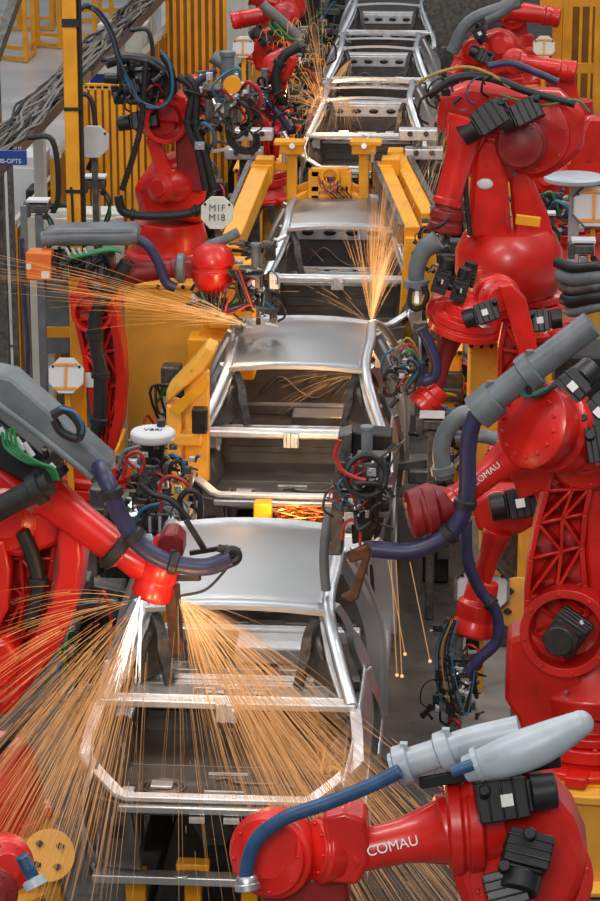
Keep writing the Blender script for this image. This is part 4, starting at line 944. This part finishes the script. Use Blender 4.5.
# ------------------------------------------------------------------ left side: bench, boxes, tray, pole, fence
t = thing('equipment_stand', P(85, 470, 24.0), 'cream equipment stand with flat top and lower shelf, behind the orange box', 'stand')
def B(x, y, d=0): return P(x, y, 24.0 + d)
MB().prism([B(28, 214), B(122, 214), B(122, 206, .5), B(34, 206, .5)], (0, 0, -.05)).build('top', CREAM, t, bevel=.01)
for (x, d) in ((33, 0), (120, 0), (46, .6), (118, .6)):
    a = B(x, 216, d); MB().beam(a, V((a.x, a.y, .02)), .09, .09).build('leg', CREAM, t, bevel=.01)
MB().beam(B(28, 235), B(122, 235), .06, .34).build('apron', CREAM, t, bevel=.01)
MB().beam(B(34, 332, .1), B(120, 332, .1), .05, .1).build('shelf_rail', YEL2, t); MB().beam(B(34, 372, .1), B(120, 372, .1), .05, .12).build('shelf_rail', CREAM, t)
MB().box(B(76, 300, .5), (.75, .02, 1.1)).build('back_panel', GRY, t)
a, b = B(34, 213, -.02), B(70, 213, -.02); MB().sweep([B(34, 216, .1), B(46, 208, .1), B(66, 205, .12), B(74, 214, .1), B(60, 222, .1)], .03, 8).build('dark_bag', RUB, t)
for k in range(3): MB().sweep([B(82 + 3 * k, 345, .2), B(92 + 3 * k, 320 - 3 * k, .2), B(106, 312 - 5 * k, .25)], .05, 8).build('spare_hose', RUB, t)
t = thing('control_box', P(40, 280, 21.0), 'bright orange box with small white stickers at the left end of the grey tray', 'box')
c = P(40, 264, 21.0)
MB().box(c, (.22, .2, .24)).build('box_body', ORG, t, bevel=.015)
MB().box(c + V((.06, -.102, -.07)), (.07, .005, .06)).build('sticker', LBL, t); MB().box(c + V((-.08, -.102, .0)), (.04, .005, .05)).build('sticker', LBL, t)
MB().box(c + V((.13, 0, -.02)), (.05, .14, .16)).build('connector', BLK, t)
solo(MB().beam(V((c.x - .13, c.y + .02, .02)), V((c.x - .13, c.y + .02, c.z + .5)), .05, .05), 'cable_post', GRY, 'slim blue grey post at left edge behind the orange box', 'post')
c = P(36, 250, 20.9)
solo(MB().sweep([c + V((-.12, 0, .1)), c + V((-.12, 0, -.3)), c + V((-.1, 0, -.9)), c + V((-.14, .0, -1.4))], .02, 8), 'hanging_hose', PUR, 'purple blue hose hanging down beside the orange box', 'hose')

# round / octagonal boards
def board(px, py, Y, r, label, sym='H', m=WHT, n=8, tall=1.0, txt=None, stand=None, rim=False):
    c = P(px, py, Y); t = thing('signboard', c - V((0, 0, r)), label, 'sign', 'octagonal boards')
    u, v = V((1, 0, 0)), V((0, .3, .95)).normalized(); nn = u.cross(v); pts = [c + u * r * math.cos(a) + v * r * tall * math.sin(a) for a in [PI / 8 + k * PI / 4 for k in range(8)]] if n == 8 else [c + u * r * math.cos(2 * PI * k / n) + v * r * tall * math.sin(2 * PI * k / n) for k in range(n)]
    MB().prism(pts, (0, .03, 0)).build('board', m, t, bevel=.006)
    if rim:
        mb = MB()
        for a, b in zip(pts, pts[1:] + pts[:1]): mb.beam(a, b, .02, .025, up=(0, 1, 0))
        mb.build('rim', MID, t)
    if sym == 'H':
        f = V((0, -.012, 0)); w = r * .13
        MB().beam(c + f + v * r * .62 - u * r * .6, c + f + v * r * .62 + u * r * .6, .012, w, up=v).beam(c + f - v * r * .62 - u * r * .6, c + f - v * r * .62 + u * r * .6, .012, w, up=v).beam(c + f + v * r * .62, c + f - v * r * .62, w, .012, up=(0, -1, 0)).build('orange_mark', ORL, t)
    if txt:
        for k, s in enumerate(txt): text_mesh('lettering', s, r * .55, c + nn * .035 * 0 + V((0, -.006, 0)) + v * r * (.28 - .55 * k), u, v, TXTK, t)
    for k in (-1, 1): MB().cyl(c + u * r * .7 * k + v * r * .5 + V((0, -.012, 0)), c + u * r * .7 * k + v * r * .5, .012, seg=8).build('bolt', DARK, t)
    a = c + V((0, .06, 0)); MB().beam(a, V((a.x, a.y + .1, max(.02, a.z - (stand or a.z)))), .05, .05).build('stand_post', YEL2 if sym == 'H' else MID, t)
    return t
board(66, 376, 21.0, .165, 'white octagonal board with an orange mark, in front of the cream stand at left')
board(243, 47, 33.0, .15, 'small white octagonal board with an orange mark beside the far left red robot')
board(544, 47, 32.5, .15, 'small grey-white board with an orange mark at upper right between red robots', m=CREAM)
board(482, 590, 17.75, .21, 'white octagonal board with orange marks behind the purple hose at right', rim=True)
board(594, 206, 24.0, .22, 'white octagonal board with orange bars at the right edge under a white plate', rim=True)
board(217, 213, 22.8, .16, 'octagonal board lettered M1F and M18 beside the red robot base', sym='', m=CREAM, txt=['M1F', 'M18'])
board(93, 142, 22.5, .155, 'plain grey octagonal board hanging right of the yellow pole', sym='', m=GBRD)
# blue signs
def bsign(x0, x1, y0, y1, Y, label, txt=None):
    a, b = P(x0, y0, Y), P(x1, y1, Y); c = (a + b) / 2; t = thing('blue_sign', c - V((0, 0, (a.z - b.z) / 2)), label, 'sign')
    MB().box(c, (b.x - a.x, .03, a.z - b.z)).build('panel', BSIGN, t, bevel=.004)
    if txt:
        text_mesh('lettering', txt[0], (a.z - b.z) * .42, c + V((0, -.018, -.03)), (1, 0, 0), (0, 0, 1), TXT, t)
        text_mesh('lettering', txt[1], (a.z - b.z) * .26, c + V((.08, -.018, .09)), (1, 0, 0), (0, 0, 1), TXT, t)
    MB().beam(c + V((0, .03, 0)), V((c.x, c.y + .05, .02)), .05, .05).build('post', MID, t)
bsign(-9, 27, 150, 165, 22.4, 'blue sign with white lettering MB-OPTS at the left edge', ('MB-OPTS', '14 10'))
bsign(90, 106, 74, 86, 30, 'small blue sign behind the black motors, right of the yellow pole')
bsign(134, 143, 30, 48, 38, 'tiny blue panel on grey cabinet at top left')

# yellow pole with black cable
Yp = 21.8
a = P(76, 300, Yp); t = thing('yellow_pole', (a.x, a.y, .02), 'thick yellow square pole at left with black bands and cable', 'pole')
top = P(68, -60, Yp)
MB().beam((a.x, a.y, .02), (top.x, top.y, top.z), .12, .12, up=(0, 1, 0)).build('pole', YEL2, t, bevel=.01)
for y, h in ((22, .07), (108, .03), (190, .03)):
    c = P(71.5 + (y - 22) * .02, y, Yp); MB().box(c, (.145, .145, h)).build('band', RUB, t)
MB().sweep([P(78, -50, Yp), P(80, 60, Yp), P(82, 150, Yp), P(84, 222, Yp), P(84, 300, Yp)], .02, 8).build('cable', RUB, t)
MB().sweep([P(71, 187, Yp - .1), P(72, 200, Yp - .1), P(73, 226, Yp - .1)], .012, 8).build('cable', RUB, t)
t2 = thing('cable_loop', P(100, 80, 21.9), 'black and blue cable bundle arching from the yellow pole to the robot', 'cable')
MB().sweep([P(78, 24, 21.8), P(78, 12, 21.9), P(86, 6, 22), P(98, 12, 22.1), P(110, 30, 22.3), P(117, 52, 22.5), P(122, 72, 22.8)], .028, 10, ribs=.1).build('sheath', RUB, t2)
MB().sweep([P(92, 8, 21.9), P(102, 18, 22.0), P(112, 36, 22.2), P(118, 56, 22.4), P(128, 78, 22.7), P(140, 100, 22.9), P(158, 108, 23)], .009, 8).build('cable', CYAN, t2)

# cable tray running along the line
xt = P(0, 152, 23.5).x; zt = P(0, 152, 23.5).z
t = thing('cable_tray', (xt, 30, zt - .1), 'overhead tray full of grey cables running diagonally at upper left', 'cable tray')
for s in (-.16, .16): MB().beam((xt + s, 19, zt), (xt + s, 42, zt), .02, .12).build('side_rail', MID, t)
MB().box((xt, 30.5, zt - .04), (.3, 23, .02)).build('tray_bottom', MID, t)
rn = random.Random(5)
CB = [mat('grey_cable', (.10, .09, .075), .5, var=.4, scale=10), mat('pale_cable', (.20, .18, .15), .5, var=.3, scale=10), RUB]
for k in range(26):
    pts = []; y = 19.0; x0 = rn.uniform(-.13, .13)
    while y <= 42: pts.append((xt + max(-.17, min(.17, x0 + rn.uniform(-.09, .09))), y, zt + .02 + rn.uniform(0, .13))); y += rn.uniform(.7, 1.3)
    MB().sweep(pts, .014, 5, sub=4).build('cable', CB[k % 3 if k % 5 else 1], t, sharp=70)
for y in (20.5, 25.7, 32, 38): MB().beam((xt, y, .02), (xt, y, zt - .06), .12, .12).build('support_post', CREAM, t, bevel=.01)
for k in range(4):
    y = 24 + 2.5 * k; solo(MB().sweep([(xt + .18, y, zt + .05), (xt + .42, y, zt + .02), (xt + .46, y, zt - .5), (xt + .36, y + .1, zt - .75)], .028, 8), 'hanging_hose', RUB, ['black hose loop hanging from the cable tray left of the yellow pole', 'black hose loop hanging from the tray just beyond the yellow pole', 'black hose loop on the tray farther back', 'farthest black hose loop on the tray'][k], 'hose')

# amber guard panels along the left side of the line
def fence(xw, y0, y1, h, n, label, z0=.0, mpan=AMB):
    t = thing('guard_fence', (xw, (y0 + y1) / 2, .02), label, 'fence', 'amber guard fences')
    MB().beam((xw, y0, h), (xw, y1, h), .05, .06).build('top_rail', CREAM, t)
    for k in range(n + 1):
        y = y0 + (y1 - y0) * k / n; MB().beam((xw, y, .02), (xw, y, h), .05, .05).build('post', YEL2, t)
    for k in range(n):
        a = y0 + (y1 - y0) * (k + .12) / n; b = y0 + (y1 - y0) * (k + .88) / n
        MB().box((xw + .02, (a + b) / 2, h / 2), (.02, b - a, h - .15)).build('panel', mpan, t)
    return t
xf = P(60, 150, 26.5)
fence(xf.x, 26.0, 36.5, xf.z, 14, 'long amber slatted guard fence behind the left robots')
p = P(25, 235, 25.6); fence(p.x, 25.0, 29.0, 2.1, 7, 'low amber guard fence at far left under the blue sign')
p = P(178, 30, 38); 
def fencex(x0, x1, Y, h, n, label):
    t = thing('guard_fence', ((x0 + x1) / 2, Y, .02), label, 'fence', 'amber guard fences')
    for z in (.15, h): MB().beam((x0, Y, z), (x1, Y, z), .05, .05).build('rail', YEL2, t)
    for k in range(n + 1): 
        x = x0 + (x1 - x0) * k / n; MB().beam((x, Y, .02), (x, Y, h), .05, .05).build('post', YEL2, t)
    for k in range(n):
        a = x0 + (x1 - x0) * (k + .1) / n; b = x0 + (x1 - x0) * (k + .9) / n; MB().box(((a + b) / 2, Y + .02, h / 2), (b - a, .02, h - .1)).build('panel', AMB, t)
    return t
fencex(P(88, 200, 27.5).x, P(150, 200, 27.5).x, 27.5, 3.1, 9, 'amber guard screen directly behind the black robot motors at left')
fencex(P(168, 50, 36).x, P(225, 50, 36).x, 36, 4.6, 8, 'amber guard screen at top behind the far left robots')
fencex(P(560, 50, 42).x, P(640, 50, 42).x, 42, 4.5, 8, 'brown amber guard screen at the upper right corner')
p = P(585, 60, 38)
t = thing('guard_portal', (p.x, 38, .02), 'yellow guard frame posts at the upper right corner', 'guard portal')
for x in (556, 566, 598): 
    a = P(x, 70, 38); MB().beam((a.x, 38, .02), (a.x, 38, a.z + 2.4), .14, .14).build('post', YEL2, t)
a, b = P(540, 68, 38), P(620, 68, 38); MB().beam(a, b, .1, .14).build('rail', YEL2, t); a, b = P(540, 2, 38), P(620, 2, 38); MB().beam(a, b, .1, .12).build('rail', YEL2, t)

# guard gates over the aisle at upper left: posts with rails
def gate(pts, z1, label, pitch=1.0):
    t = thing('guard_rail', ((pts[0][0] + pts[-1][0]) / 2, pts[0][1], .02), label, 'guard rail', 'yellow guard rails across the aisle')
    for (x0, y0), (x1, y1) in zip(pts, pts[1:]):
        for z in (.06, .27, z1): MB().beam((x0, y0, z), (x1, y1, z), .06, .07).build('rail', YEL2, t)
    for x, y in pts: MB().beam((x, y, .02), (x, y, z1), .09, .09).build('post', YEL2, t)
    return t
def fl(x, y): q_ = PZ(x, y, .02); return (q_.x, q_.y)
gate([fl(-20, 56), fl(26, 62), fl(34, 54), fl(36, 40)], 2.6, 'yellow guard rail with tall corner posts at upper left, on the pale floor')
gate([fl(38, 46), fl(60, 48), fl(95, 48), fl(112, 40)], 2.6, 'yellow guard rail behind the yellow pole on the pale floor')
gate([fl(-30, 30), fl(20, 30), fl(52, 30), fl(54, 20)], 2.4, 'farther yellow guard rail at the top left')
gate([fl(60, 22), fl(100, 22), fl(140, 20)], 2.4, 'yellow guard rail at the top behind the cable tray')
for k, (x, y, w_) in enumerate(((144, 90, .30), (152, 82, .18), (205, 60, .2), (214, 60, .25))):
    a = P(x, y, 38 + k); solo(MB().box((a.x, a.y, 3.5), (w_, .3, 7)).box((a.x, a.y, .1), (w_ * 1.8, .5, .16)), 'column', CREAM if k < 3 else WHT, ['grey column behind the black robot motors, left one', 'thin grey column right beside the thicker one', 'grey column at the top between amber screens', 'pale panel column behind the small white board'][k], 'column', 'grey columns')
a = P(20, 40, 34); solo(MB().beam(P(-6, 60, 26), P(26, -30, 27), .1, .1).beam(P(-6, 60, 26), V((P(-6, 60, 26).x, 26.05, .02)), .1, .1), 'sloping_pipe', MID, 'grey sloping pipe crossing the top left corner', 'pipe')
# cabinets at left
def cab(px, py, Y, w_, d_, h, m, label, name='control_cabinet'):
    a = P(px, py, Y); t = thing(name, (a.x, Y + d_ / 2, .02), label, 'cabinet', 'machine cabinets')
    MB().box((a.x, Y + d_ / 2, h / 2 + .02), (w_, d_, h)).build('body', m, t, bevel=.02)
    MB().box((a.x, Y - .012, h * .55), (w_ * .86, .02, h * .8)).build('door', m, t, bevel=.005)
    MB().box((a.x + w_ * .32, Y - .04, h * .6), (.03, .03, .16)).build('handle', DARK, t)
    return t
cab(12, 200, 28, .7, .6, 2.2, WHT, 'white cabinet at the left edge under the blue sign')
cab(48, 200, 27.6, .5, .5, 1.9, DARK, 'black cabinet between the cream post and the yellow pole')
cab(122, 35, 36, .7, .5, 2.6, CREAM, 'grey cabinet at the top, right of the cable arch')
cab(205, 20, 46, 1.6, .5, 3.5, CREAM, 'pale cabinet behind the amber screens at the top')
cab(590, 150, 30, .9, .5, 1.6, MID, 'grey cabinet at the right edge behind the raised robot arm')
cab(600, 300, 20.5, .7, .6, 2.0, DARK, 'black cabinet at the right edge above the thick grey conduit')
cab(460, 20, 44, 1.2, .5, 2.6, MID, 'dim grey cabinet right of the farthest body')
cab(300, 20, 52, 1.8, .5, 3.0, DARK, 'dark cabinet far behind the sparks at the top')
# sensors and small posts
def sensor(px, py, Y, label, m=CREAM):
    c = P(px, py, Y); t = thing('sensor_post', (c.x, c.y, .02), label, 'sensor post', 'sensor posts')
    MB().beam((c.x, c.y, .02), (c.x, c.y, c.z), .07, .07).build('post', m, t, bevel=.008)
    MB().box(c + V((0, 0, .06)), (.18, .14, .08)).box(c + V((-.1, -.04, .05)), (.06, .08, .14)).build('sensor_head', MID, t, bevel=.01)
    MB().box(c + V((.0, 0, .13)), (.2, .16, .02)).build('cover', WHT, t)
    MB().cyl(c + V((.08, -.08, .0)), c + V((.08, -.13, .0)), .025).build('lens', BLK, t)
    rn = random.Random(int(px))
    for k in range(3): MB().sweep([c + V((.06, -.05, .04)), c + V((.14, -.08, -.1 - .05 * k)), c + V((.05, -.06, -.4)), c + V((.04, 0, -.7))], .012, 6).build('cable', (RUB, GRN, RUB)[k], t)
sensor(39, 214, 22.5, 'small sensor post with white cover above the grey tray at left', GRY)
sensor(96, 190, 23.0, 'sensor post with green cable right of the yellow pole')
sensor(583, 255, 21.0, 'steel sensor post at the right edge beside the octagonal board', STEEL)
sensor(432, 430, 19.6, 'small sensor post right of the second body near the curved grey conduit', MID)
sensor(545, 226, 24.5, 'grey sensor clamp under the large robot at right', MID)
a = P(575, 182, 24.2); solo(MB().lathe((a.x, a.y, a.z), (0, 0, 1), [(0, .26), (.02, .3), (.05, .3), (.06, .27)], 32).beam((a.x, a.y, .02), (a.x, a.y, a.z), .1, .1), 'round_table_plate', PGRY, 'flat pale grey round plate above the right octagonal board', 'plate')
a = P(520, 221, 21.0); solo(MB().beam(P(516, 219, 20.6), P(540, 222, 20.6), .07, .07).beam(P(528, 221, 20.6) , P(528, 221, 21.2), .05, .05), 'orange_bar', YEL2, 'short orange bar in front of the bulbous red turret', 'bar')
for k in range(5):
    l = [P(556 + 3 * k, 262 + 12 * k, 20.6), P(575, 268 + 11 * k, 20.5), P(604, 266 + 10 * k, 20.4), P(640, 268 + 10 * k, 20.4)]
    solo(MB().sweep(l, .06 if k % 2 else .045, 10), 'heavy_cable', (BLK, GRY, MID, BLK, GRY)[k], ['uppermost heavy cable at the right edge below the steel post', 'second heavy cable from the top at the right edge', 'middle heavy cable at the right edge', 'fourth heavy cable from the top at the right edge', 'lowest heavy cable at the right edge, above the grey conduit'][k], 'cable', 'heavy cables at the right edge')

# clutter machines between bodies and robots: clamp stations beside each body
def station(x, Y, s, label, seed, h=1.1, sc=1.0):
    rn = random.Random(seed); t = thing('clamp_station', (LX + x, Y, .02), label, 'clamp station', 'clamp stations beside the line')
    g = lambda a, b, c: V((LX + x + a * s, Y + b, c))
    MB().beam(g(0, 0, .02), g(0, 0, h), .22, .22).build('column', DARK, t, bevel=.015)
    MB().box(g(-.05, 0, h), (.38, .5, .12)).box(g(.05, -.1, h + .12), (.18, .2, .16)).build('head', MID, t, bevel=.015)
    MB().beam(g(-.05, -.1, h + .1), g(-.38, -.15, h + .06), .07, .07).beam(g(-.38, -.15, h + .1), g(-.40, -.15, h - .12), .06, .06).build('clamp_arm', MID, t, bevel=.008)
    MB().cyl(g(.12, -.1, h - .3), g(.02, -.12, h + .14), .045).build('cylinder', LITE, t)
    for k in range(6):
        p = g(rn.uniform(-.15, .2), -.2, rn.uniform(.5, h)); q_ = g(rn.uniform(-.25, .35), -.25, rn.uniform(.2, h + .2))
        MB().sweep([p, p.lerp(q_, .5) + V((rn.uniform(-.15, .15), -.1, rn.uniform(-.2, .2))), q_, g(0, -.1, .4)], .014, 6, sub=5).build('hose', (RUB, CYAN, REDH, RUB, GRN, YCAB)[k], t, sharp=70)
    for k in range(4): MB().box(g(rn.uniform(-.14, .14), -.14, .3 + .2 * k), (.1, .06, .1)).build('valve', (MID, LITE, DARK, MID)[k], t, bevel=.006)
    return t
n = 0
SIDE = {-1: 'left', 1: 'right'}
CARN = ['nearest', 'second', 'third', 'first roofless', 'middle roofless', 'farthest roofless']
for i, yc in enumerate(CARS):
    for s in (-1, 1):
        for k, dy in enumerate((.6, 2.6, 4.2)):
            if i == 0 and (k == 0 or s == 1): continue
            n += 1; station(s * (1.18 + .06 * k), yc + dy, s, 'clamp station at the %s side of the %s body, %s' % (SIDE[s], CARN[i], ('by its rear pillar', 'by its front door opening', 'by its front end')[k]), n * 3 + 1, 1.0 + .15 * k)
# low junk boxes filling the dark aisles beside the robots
rn = random.Random(11)
spots = [(-2.0, 15.8), (-2.6, 17.5), (-2.2, 19.2), (-3.1, 20.2), (-2.1, 26.0), (-2.5, 28.5), (-1.9, 31.5), (-2.3, 34), (-1.9, 37), (1.9, 19.0), (2.3, 21.5), (1.9, 24.5), (2.2, 28), (1.8, 31), (2.2, 34), (1.9, 38), (3.4, 24), (3.2, 29), (3.6, 33), (-1.8, 42), (1.9, 43), (-2.6, 46), (2.7, 47), (3.0, 18.6), (-3.3, 31), (-1.7, 40)]
for k, (x, y) in enumerate(spots):
    h = rn.uniform(.5, 1.2); t = thing('valve_cabinet', (LX + x, y, .02), 'low dark valve cabinet with hoses %s of the line, %s' % ('left' if x < 0 else 'right', ['beside the nearest roof', 'near the second body', 'near the third body', 'near the clamping frame', 'among the far bodies'][min(4, int((y - 15) // 5.5))]), 'valve cabinet', 'valve cabinets %s of the line, %s' % ('left' if x < 0 else 'right', ['first', 'second', 'third', 'fourth', 'far'][min(4, int((y - 15) // 5.5))]))
    MB().box((LX + x, y, h / 2 + .02), (.5, .5, h)).build('body', (DARK, MID, DARK, GRY)[k % 4], t, bevel=.015)
    MB().box((LX + x + .05, y - .1, h + .06), (.34, .2, .1)).build('valve_block', (MID, LITE)[k % 2], t, bevel=.01)
    for j in range(5):
        a = V((LX + x + rn.uniform(-.2, .2), y - .1, h + .1)); b = V((LX + x + rn.uniform(-.4, .4), y - .3, rn.uniform(.1, h + .3)))
        MB().sweep([a, a.lerp(b, .5) + V((rn.uniform(-.2, .2), -.15, rn.uniform(.05, .3))), b, b + V((rn.uniform(-.3, .3), -.1, -.3))], .016, 6, sub=5).build('hose', (RUB, REDH, CYAN, RUB, YCAB)[(j + k) % 5], t, sharp=70)

# between nearest and second body: orange block and copper tangle
a = P(263, 516, 18.9); solo(MB().box(a, (.14, .14, .24)).beam((a.x, a.y, .3), a, .08, .08), 'orange_block', YEL2, 'small orange block glowing under the second body beside the copper tangle', 'block', bevel=.01)
t = thing('copper_tangle', P(300, 522, 18.9), 'tangle of copper coloured wires lit orange under the second body', 'wire tangle'); t['kind'] = 'stuff'
mb = MB(); rn = random.Random(9)
for k in range(60):
    l = [P(300 + rn.uniform(-26, 26), 515 + rn.uniform(-9, 10), 18.9 + rn.uniform(-.15, .15)) for _ in range(4)]; mb.sweep(l, .006, 4, sub=4)
mb.build('wires', COPPER, t, sharp=70)
a = P(318, 504, 18.7)
def plight(p, e, col=(1, .55, .22), r=.05, name='weld_arc_light'):
    l = bpy.data.lights.new(name, 'POINT'); l.energy = e; l.color = col; l.shadow_soft_size = r; o = bpy.data.objects.new(name, l); COL.objects.link(o); o.location = p
plight(P(290, 500, 18.6), 22)

# ------------------------------------------------------------------ sparks (real glowing strands)
def spray(name, o, ends, n, m, seed, sag=.15, r=.0022, s0=(0, .3), s1=(.6, 1), label='', jitter=.06, seglen=None, bow=0., pw=1.):
    rn = random.Random(seed); mb = MB(); o = V(o)
    for k in range(n):
        t = rn.random() * (len(ends) - 1); i = int(t); e = V(ends[i]).lerp(V(ends[i + 1]), t - i)
        e = e + V((rn.gauss(0, jitter), rn.gauss(0, jitter * 2.5), rn.gauss(0, jitter)))
        a = rn.uniform(*s0); b = rn.uniform(*s1) ** pw
        if seglen: a = rn.random() * .95; b = min(1, a + rn.uniform(*seglen))
        if b < a + .02: b = a + .02
        sg = sag * rn.uniform(.5, 1.4); bw = V((rn.gauss(0, bow), rn.gauss(0, bow), 0)) if bow else V((0, 0, 0))
        f = lambda u: o.lerp(e, u) + V((0, 0, sg * u * (1 - u) * 4 * .5)) + bw * (u * (1 - u) * 4)
        N = 5; pts = [f(a + (b - a) * j / N) for j in range(N + 1)]; rr = r * rn.uniform(.5, 1.25)
        mb.sweep(pts, lambda q, rr=rr: rr * (1.15 - .8 * q), 3, smooth=False)
    ob = mb.build(name, m, None, sharp=180); ob['kind'] = 'stuff'; return tag(ob, label, 'sparks')
E = lambda x, y, Y: P(x, y, Y)
s1 = P(178, 597, 14.1); s2 = P(142, 600, 14.0)
# main: from the head of the left robot
spray('spark_shower', s1, [E(205, 730, 13.6), E(262, 790, 13), E(340, 800, 12.6), E(352, 716, 13.2)], 170, SP1, 1, label='orange spark shower crossing the rear window of the nearest body', s0=(.05, .5), s1=(.4, 1.15), r=.0018, jitter=.08)
spray('spark_shower', s1, [E(200, 690, 13.7), E(262, 735, 13.3), E(305, 700, 13.5)], 110, SP2, 2, label='brighter heart of the spark shower right of the red wrist', s0=(.03, .3), s1=(.25, .9), r=.0017)
spray('spark_shower', s1, [E(300, 905, 11.8), E(390, 905, 11.6), E(500, 905, 11.4)], 420, SP4, 3, label='long faint spark streaks reaching the floor at the bottom', s0=(.25, .85), s1=(.6, 1.15), r=.0017, jitter=.12)
spray('spark_shower', s1, [E(175, 905, 12.6), E(230, 905, 12.4), E(300, 905, 12)], 34, SP4, 31, label='thin spark streaks over the open trunk of the nearest body', s0=(.1, .8), s1=(.4, 1.1), r=.0017, jitter=.12)
spray('spark_shower', s2, [E(118, 780, 13.6), E(50, 760, 13.6), E(-30, 700, 13.8), E(-30, 640, 14)], 130, SP1, 4, label='orange sparks fanning down left from the red wrist', s0=(.08, .7), s1=(.4, 1.1), r=.0017, jitter=.12)
spray('spark_shower', P(150, 598, 14.0), [E(80, 905, 12.4), E(0, 880, 12.6), E(-40, 780, 13)], 460, SP4, 5, label='long spark streaks over the dark floor at lower left', s0=(.2, .8), s1=(.5, 1.15), r=.0018, jitter=.14)
spray('spark_jet', P(140, 596, 14.0), [E(112, 690, 13.8), E(122, 690, 13.8)], 30, SP3, 6, label='white hot jet under the left side of the red wrist', s0=(0, .1), s1=(.5, 1), r=.0035, jitter=.025, sag=.02)
spray('spark_jet', P(142, 600, 14.0), [E(136, 684, 13.8), E(139, 684, 13.8)], 16, SP3, 7, label='white hot vertical jet under the red wrist', s0=(0, .1), s1=(.6, 1), r=.004, jitter=.01, sag=.02)
spray('spark_burst', P(322, 778, 13.3), [E(280, 760, 13.2), E(300, 735, 13.2), E(330, 745, 13.2), E(352, 765, 13.1), E(345, 800, 13)], 80, SP1, 8, label='small burst of sparks at the right corner of the nearest trunk opening', s0=(.05, .4), s1=(.2, 1), r=.0018)
spray('spark_shower', P(248, 326, 21.0), [E(-20, 245, 20.4), E(-20, 275, 20.4), E(60, 300, 20.3), E(110, 325, 20.4)], 100, SP1, 9, label='fine horizontal spark streaks in front of the tall yellow cabinet', s0=(.1, .7), s1=(.4, 1.1), r=.0017, sag=.12)
spray('spark_shower', P(248, 326, 21.0), [E(130, 280, 20.6), E(130, 312, 20.6), E(150, 330, 20.6)], 45, SP2, 10, label='bright sparks leaving the left front of the second roof', s0=(.02, .3), s1=(.2, .8), r=.0017)
s3 = P(371, 325, 22.8)
spray('spark_fountain', s3, [E(345, 230, 22.8), E(385, 170, 22.8), E(398, 190, 22.8), E(412, 245, 22.8)], 190, SP1, 11, label='orange spark fountain at the right rear corner of the third body', s0=(.03, .6), s1=(.3, 1.1), r=.0022, jitter=.06)
spray('spark_fountain', s3, [E(376, 250, 22.8), E(400, 240, 22.8)], 95, SP2, 12, label='bright core of the spark fountain beside the third body', s0=(.02, .4), s1=(.3, 1), r=.0024, jitter=.04)
spray('spark_shower', s3, [E(262, 262, 22.6), E(300, 300, 22.5), E(320, 250, 22.6)], 24, SP4, 13, label='scattered sparks across the trunk of the third body', seglen=(.1, .3), r=.0024)
spray('spark_shower', P(356, 376, 21.6), [E(270, 385, 21.4), E(275, 420, 21.3), E(345, 425, 21.2)], 36, SP4, 14, label='sparks inside the rear window of the second body', s0=(0, .6), s1=(.4, 1), r=.0018)
spray('spark_shower', P(470, 70, 27), [E(392, 260, 24), E(430, 250, 24), E(380, 200, 25)], 60, SP4, 15, label='falling diagonal sparks between far bodies and the large right robot', seglen=(.08, .35), r=.0024)
s4 = P(324, 112, 34)
spray('spark_fountain', s4, [E(306, -20, 34), E(312, -10, 34)], 26, SP4, 16, label='thin upright spark plume left of the roofless bodies at the top', s0=(.02, .5), s1=(.3, 1.1), r=.003, jitter=.08)
rn = random.Random(21); mb = MB()
for k in range(95):
    x, y = rn.gauss(298, 22), rn.uniform(25, 122); w_ = rn.uniform(2, 9); hgt = rn.uniform(2, 14); Y = 33.6 + rn.uniform(-.8, .6); sg = rn.choice((-1, 1)); tl = rn.uniform(-6, 8)
    mb.sweep([P(x, y, Y), P(x + sg * w_ * .3, y - hgt * .5, Y), P(x + sg * w_ * .8, y - hgt * .5, Y), P(x + sg * w_, y + tl, Y)], .0035 * rn.uniform(.5, 1.2), 3, sub=3)
ob = mb.build('spark_curls', SP1, None, sharp=180); ob['kind'] = 'stuff'; tag(ob, 'curling orange sparks in front of the far left robots', 'sparks')
spray('spark_burst', s4, [E(290, 60, 33.6), E(320, 60, 33.8), E(316, 140, 33.5), E(280, 110, 33.5), E(290, 60, 33.6)], 90, SP1, 17, label='glowing burst of sparks at the left pillar of the first roofless body', s0=(.05, .6), s1=(.3, 1), r=.004, jitter=.14)
spray('spark_shower', P(352, 60, 39), [E(318, 110, 36), E(330, 90, 36), E(345, 100, 36)], 30, SP4, 18, label='faint sparks inside the middle roofless body', s0=(0, .4), s1=(.5, 1), r=.004)
spray('spark_shower', P(340, 96, 34.5), [E(322, 132, 34), E(345, 130, 34), E(370, 128, 34)], 60, SP4, 19, label='faint sparks inside the first roofless body', s0=(0, .4), s1=(.5, 1), r=.004)
# hanging trails right of nearest body
for k, (x0, y0, x1, y1) in enumerate(((388, 560, 405, 654), (391, 560, 397, 675), (396, 560, 402, 676), (410, 562, 430, 661))):
    t = thing('falling_spark', P(x1, y1, 15.6), ['falling spark with thin copper tail, shortest of the left trio', 'falling spark with copper tail, first of the two long ones', 'falling spark with copper tail, right one of the two long ones', 'single falling spark with slanting copper tail over the grey cover plate'][k], 'spark')
    MB().sweep([P(x0, y0, 15.6), P(x0 * .6 + x1 * .4, y0 * .6 + y1 * .4, 15.6), P(x1, y1, 15.6)], .0035, 5).build('tail', SP4, t)
    MB().ball(P(x1, y1, 15.6), .012, seg=10).build('glowing_tip', SP2, t)
for p, e in ((P(178, 632, 13.7), 8), (P(132, 632, 13.6), 7), (P(322, 765, 13.0), 5), (P(236, 326, 20.5), 9), (P(371, 316, 22.5), 22), (P(318, 100, 33.4), 28), (P(345, 385, 21.9), 12), (P(345, 105, 35), 16), (P(250, 690, 13.7), 5)): plight(p, e)
